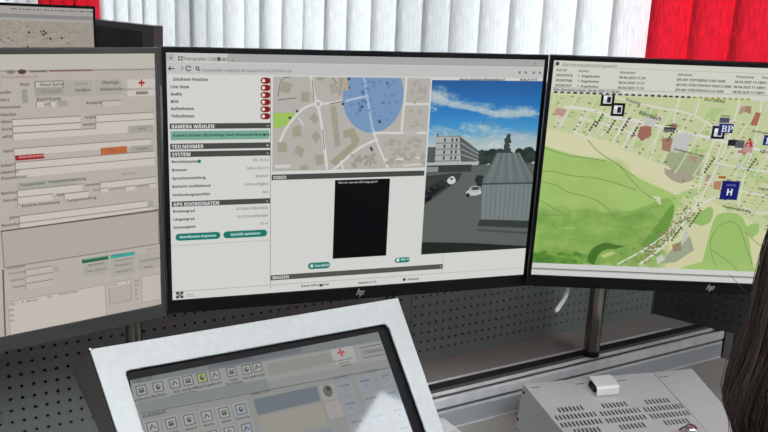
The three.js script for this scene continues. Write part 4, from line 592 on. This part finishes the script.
// ---------------------------------------------------------------- seated person at the right, seen from behind the left shoulder
const smin = (a, b, k) => { const h = Math.max(k - Math.abs(a - b), 0) / k; return Math.min(a, b) - h * h * k * 0.25; };
function capsule(p, a, b, ra, rb) { const abx = b.x - a.x, aby = b.y - a.y, abz = b.z - a.z, t = Math.min(1, Math.max(0, ((p.x - a.x) * abx + (p.y - a.y) * aby + (p.z - a.z) * abz) / (abx * abx + aby * aby + abz * abz + 1e-12))); return Math.hypot(p.x - a.x - abx * t, p.y - a.y - aby * t, p.z - a.z - abz * t) - (ra + (rb - ra) * t); }
function meshField(fn, lo, hi, cell, blocky = 1) {
  const size = Math.max(hi.x - lo.x, hi.y - lo.y, hi.z - lo.z), n = Math.ceil(size / cell) + 4, c = lo.clone().add(hi).multiplyScalar(0.5), half = n * cell / 2;
  const mc = new MarchingCubes(n, M.cloth, false, false, 200000); mc.isolation = 0; const p = V(0, 0, 0);
  for (let k = 0; k < n; k++) for (let j = 0; j < n; j++) for (let i = 0; i < n; i++) { p.set(c.x + (2 * i / n - 1) * half, c.y + (2 * j / n - 1) * half, c.z + (2 * k / n - 1) * half); mc.field[i + j * n + k * n * n] = -fn(p) * 10; }
  mc.update(); const cnt = mc.count, g = new THREE.BufferGeometry(), pos = new Float32Array(cnt * 3), nor = new Float32Array(cnt * 3);
  for (let i = 0; i < cnt; i++) { pos[3 * i] = mc.positionArray[3 * i] * half + c.x; pos[3 * i + 1] = mc.positionArray[3 * i + 1] * half + c.y; pos[3 * i + 2] = mc.positionArray[3 * i + 2] * half + c.z; for (let k = 0; k < 3; k++) nor[3 * i + k] = mc.normalArray[3 * i + k]; }
  g.setAttribute('position', new THREE.BufferAttribute(pos, 3)); g.setAttribute('normal', new THREE.BufferAttribute(nor, 3)); return g;
}
{
  const t = thing('person', 'person with long brown hair and dark top seated at the desk with the back turned', 'person');
  const H = V(0.3825, EYE - 0.179, -0.583);                 // head centre
  const c = (x, y, z) => V(H.x + x, H.y + y, H.z + z);     // x to the person's right, -z is where the person looks
  const bones = [];
  const B = (a, b, ra, rb) => bones.push([a, b, ra, rb]);
  B(c(0, 0.026, 0.012), c(0, -0.02, -0.012), 0.068, 0.064); B(c(0, -0.03, -0.03), c(0, -0.075, -0.062), 0.058, 0.032);       // skull and jaw
  B(c(0, -0.02, -0.088), c(0, -0.035, -0.102), 0.009, 0.012);                                                              // nose
  for (const s of [-1, 1]) B(c(0.064 * s, 0.005, 0.005), c(0.065 * s, -0.03, 0), 0.012, 0.008);                            // ears
  B(c(0, -0.07, 0.012), c(0, -0.165, 0.03), 0.052, 0.056);                                                                  // neck
  for (const s of [-1, 1]) { B(c(0, -0.175, 0.04), c(0.15 * s, -0.205, 0.045), 0.06, 0.058); B(c(0.165 * s, -0.215, 0.045), c(0.21 * s, -0.47, 0.03), 0.052, 0.042); B(c(0.21 * s, -0.47, 0.03), c(0.12 * s, -0.585, -0.13), 0.042, 0.03); B(c(0.12 * s, -0.585, -0.13), c(0.105 * s, -0.598, -0.18), 0.028, 0.026);
    for (let k = 0; k < 4; k++) { const q = 0.105 * s + (k - 1.5) * 0.019, L = [0.062, 0.072, 0.068, 0.054][s > 0 ? k : 3 - k]; B(c(q, -0.596, -0.19), c(q, -0.604, -0.19 - L * 0.55), 0.0095, 0.0088); B(c(q, -0.604, -0.19 - L * 0.55), c(q, -0.620, -0.19 - L), 0.0088, 0.0076); }
    B(c((0.105 - 0.03) * s, -0.595, -0.155), c((0.105 - 0.055) * s, -0.608, -0.20), 0.011, 0.009);
    B(c(0.09 * s, -0.74, 0.05), c(0.11 * s, -0.70, -0.36), 0.085, 0.06); B(c(0.11 * s, -0.70, -0.36), c(0.11 * s, -1.16, -0.33), 0.056, 0.036); B(c(0.11 * s, -1.225, -0.32), c(0.115 * s, -1.245, -0.45), 0.036, 0.03); }
  B(c(0, -0.24, 0.045), c(0, -0.42, 0.055), 0.115, 0.11); for (const s of [-1, 1]) B(c(0.07 * s, -0.26, 0.045), c(0.05 * s, -0.6, 0.06), 0.09, 0.095); B(c(0, -0.45, 0.055), c(0, -0.70, 0.07), 0.11, 0.12);
  const body = (p) => { let d = 1; for (const [a, b, ra, rb] of bones) { const q = capsule(p, a, b, ra, rb); if (q < d + 0.05) d = smin(d, q, ra < 0.012 ? 0.006 : 0.035); } return d; };
  const g = meshField(body, c(-0.34, -1.30, -0.52), c(0.34, 0.13, 0.24), 0.0125);
  // skin above the neckline and on the hands, cloth elsewhere
  const m = std({ color: rgb(1, 1, 1), roughness: 0.8, vertexColors: true }), P = g.attributes.position, col = new Float32Array(P.count * 3);
  for (let i = 0; i < P.count; i++) { const y = P.getY(i) - H.y, z = P.getZ(i) - H.z, x = P.getX(i) - H.x, skin = (y > -0.135 && Math.hypot(x, z - 0.012) < 0.1) || (y < -0.565 && y > -0.64 && z < -0.145 && Math.abs(x) < 0.16), shoe = y < -1.18; const scalp = y > -0.1 && (z > -0.045 || y > 0.045); const q = scalp ? [0.048, 0.028, 0.02] : skin ? [0.52, 0.32, 0.235] : shoe ? [0.02, 0.02, 0.02] : y < -0.64 ? [0.02, 0.025, 0.045] : [0.017, 0.021, 0.027]; col.set(q, 3 * i); }
  g.setAttribute('color', new THREE.BufferAttribute(col, 3)); part('body', g, m, t);
  for (const s of [-1, 1]) part('eye', new THREE.SphereGeometry(0.011, 14, 10).translate(H.x + 0.031 * s, H.y - 0.002, H.z - 0.076), M.paper, t);
  // hair: radius about the head axis by height below the crown
  const R = [[0.112, 0.0], [0.106, 0.04], [0.088, 0.069], [0.05, 0.0875], [0.01, 0.0935], [-0.03, 0.0945], [-0.06, 0.096], [-0.09, 0.1025], [-0.115, 0.1035], [-0.14, 0.092], [-0.18, 0.078], [-0.24, 0.062]];
  const rad = (y) => { for (let i = 1; i < R.length; i++) if (y >= R[i][0]) { const [a, ra] = R[i - 1], [b, rb] = R[i]; const u = (y - a) / (b - a), s = u * u * (3 - 2 * u) * 0.5 + u * 0.5; return ra + (rb - ra) * s; } return R[R.length - 1][1]; };
  const place = (phi, y, k) => V(H.x + Math.cos(phi) * rad(y) * k, H.y + y, H.z + 0.014 + Math.sin(phi) * rad(y) * k * 1.12);
  const pos = [], colr = [], idx = [];
  const strand = (pts, r0, tint) => { const base = pos.length / 3; pts.forEach((p, i) => { const r = r0 * (i === pts.length - 1 ? 0.25 : 1), d = (pts[Math.min(i + 1, pts.length - 1)]).clone().sub(pts[Math.max(i - 1, 0)]).normalize(), u = V(0.3, 0.2, 0.93).cross(d).normalize(), w = d.clone().cross(u); for (let k = 0; k < 3; k++) { const a = k * 2.0944; pos.push(p.x + (u.x * Math.cos(a) + w.x * Math.sin(a)) * r, p.y + (u.y * Math.cos(a) + w.y * Math.sin(a)) * r, p.z + (u.z * Math.cos(a) + w.z * Math.sin(a)) * r); colr.push(...tint); } });
    for (let i = 0; i + 1 < pts.length; i++) for (let k = 0; k < 3; k++) { const a = base + 3 * i + k, b = base + 3 * i + (k + 1) % 3; idx.push(a, b, a + 3, b, b + 3, a + 3); } };
  const tones = [[0.038, 0.022, 0.016], [0.048, 0.028, 0.02], [0.066, 0.039, 0.028], [0.11, 0.068, 0.049], [0.03, 0.018, 0.0135]];
  for (let q = 0; q < 190; q++) {                          // locks
    const phi = -0.75 + q / 190 * 4.64 + rr(-0.02, 0.02), w1 = rr(0, 6.28), amp = rr(0.002, 0.006), end = rr(-0.16, -0.215), kk = rr(0.93, 1.0), drift = rr(-0.07, 0.07), tone = tones[Math.floor(rnd() * 5)];
    for (let s = 0; s < 15; s++) {
      const dp = rr(-0.035, 0.035), k0 = kk * rr(0.95, 1.012), e = end + rr(-0.03, 0.012), n = 15, pts = [], tn = rr(0.75, 1.3);
      for (let i = 0; i < n; i++) { const u = i / (n - 1), y = 0.108 + (e - 0.108) * u, p = place(phi + dp + drift * u * u, y, k0); const a = amp * u * Math.sin(w1 + u * 7); p.x += Math.cos(phi) * a - Math.sin(phi) * a * 0.8; p.z += Math.sin(phi) * a + Math.cos(phi) * a * 0.8; pts.push(p); }
      strand(pts, rr(0.00045, 0.00095), tone.map((v) => v * tn));
    }
  }
  for (let q = 0; q < 220; q++) { const phi = 1.2 + rnd() * 2.7, ph = rr(0, 6.28), e = rr(-0.1, -0.19), kx = rr(1.0, 1.05), pts = []; for (let i = 0; i < 14; i++) { const u = i / 13, y = 0.105 + (e - 0.105) * u, p = place(phi + 0.05 * Math.sin(ph + 5 * u), y, 0.97 + (kx - 0.97) * u + 0.012 * Math.sin(ph + 9 * u)); pts.push(p); } strand(pts, 0.0003, tones[q % 4]); }   // loose hairs
  for (const [a, b, d] of [[[-0.082, -0.045, 0.01], [-0.108, -0.085, 0.012], [-0.118, -0.1, 0.02]], [[-0.09, -0.09, 0.015], [-0.112, -0.105, 0.02], [-0.116, -0.121, 0.03]], [[-0.08, 0.0, 0.01], [-0.098, -0.02, 0.0], [-0.118, -0.005, -0.01]], [[-0.092, -0.105, 0.02], [-0.110, -0.128, 0.03], [-0.112, -0.118, 0.04]], [[-0.085, -0.07, 0.02], [-0.106, -0.055, 0.02], [-0.112, -0.065, 0.03]]]) { const cv = new THREE.CatmullRomCurve3([c(...a), c(...b), c(...d)]); strand(cv.getPoints(12), 0.00022, tones[1]); }
  const hg = new THREE.BufferGeometry(); hg.setAttribute('position', new THREE.Float32BufferAttribute(pos, 3)); hg.setAttribute('color', new THREE.Float32BufferAttribute(colr, 3)); hg.setIndex(idx); hg.computeVertexNormals();
  const ph = part('hair', hg, M.hair, t, 'long loose brown hair'); ph.userData.kind = 'stuff';
}
// swivel chair under the person
{
  const t = thing('office_chair', 'black swivel office chair under the seated person', 'chair'), x = 0.3825, z = -0.50;
  part('seat', rbox(0.46, 0.06, 0.44, 0.025, x, 0.425, z), M.chair, t); part('backrest', rbox(0.40, 0.34, 0.05, 0.022, x, 0.78, z + 0.235), M.chair, t); part('back_bar', rbox(0.05, 0.3, 0.02, 0.004, x, 0.52, z + 0.225), M.shell, t); part('column', cyl(0.025, 0.03, 0.32, 20, x, 0.235, z), M.aluDark, t);
  for (let i = 0; i < 5; i++) { const a = i * 1.2566 + 0.3; part('spoke', rbox(0.28, 0.03, 0.04, 0.006, 0.15, 0.075, 0).rotateY(a).translate(x, 0, z), M.shell, t); part('castor', cyl(0.03, 0.03, 0.04, 16).rotateX(Math.PI / 2).translate(0.28, 0.03, 0).rotateY(a).translate(x, 0, z), M.black, t); }
}
renderer.render(scene, camera);
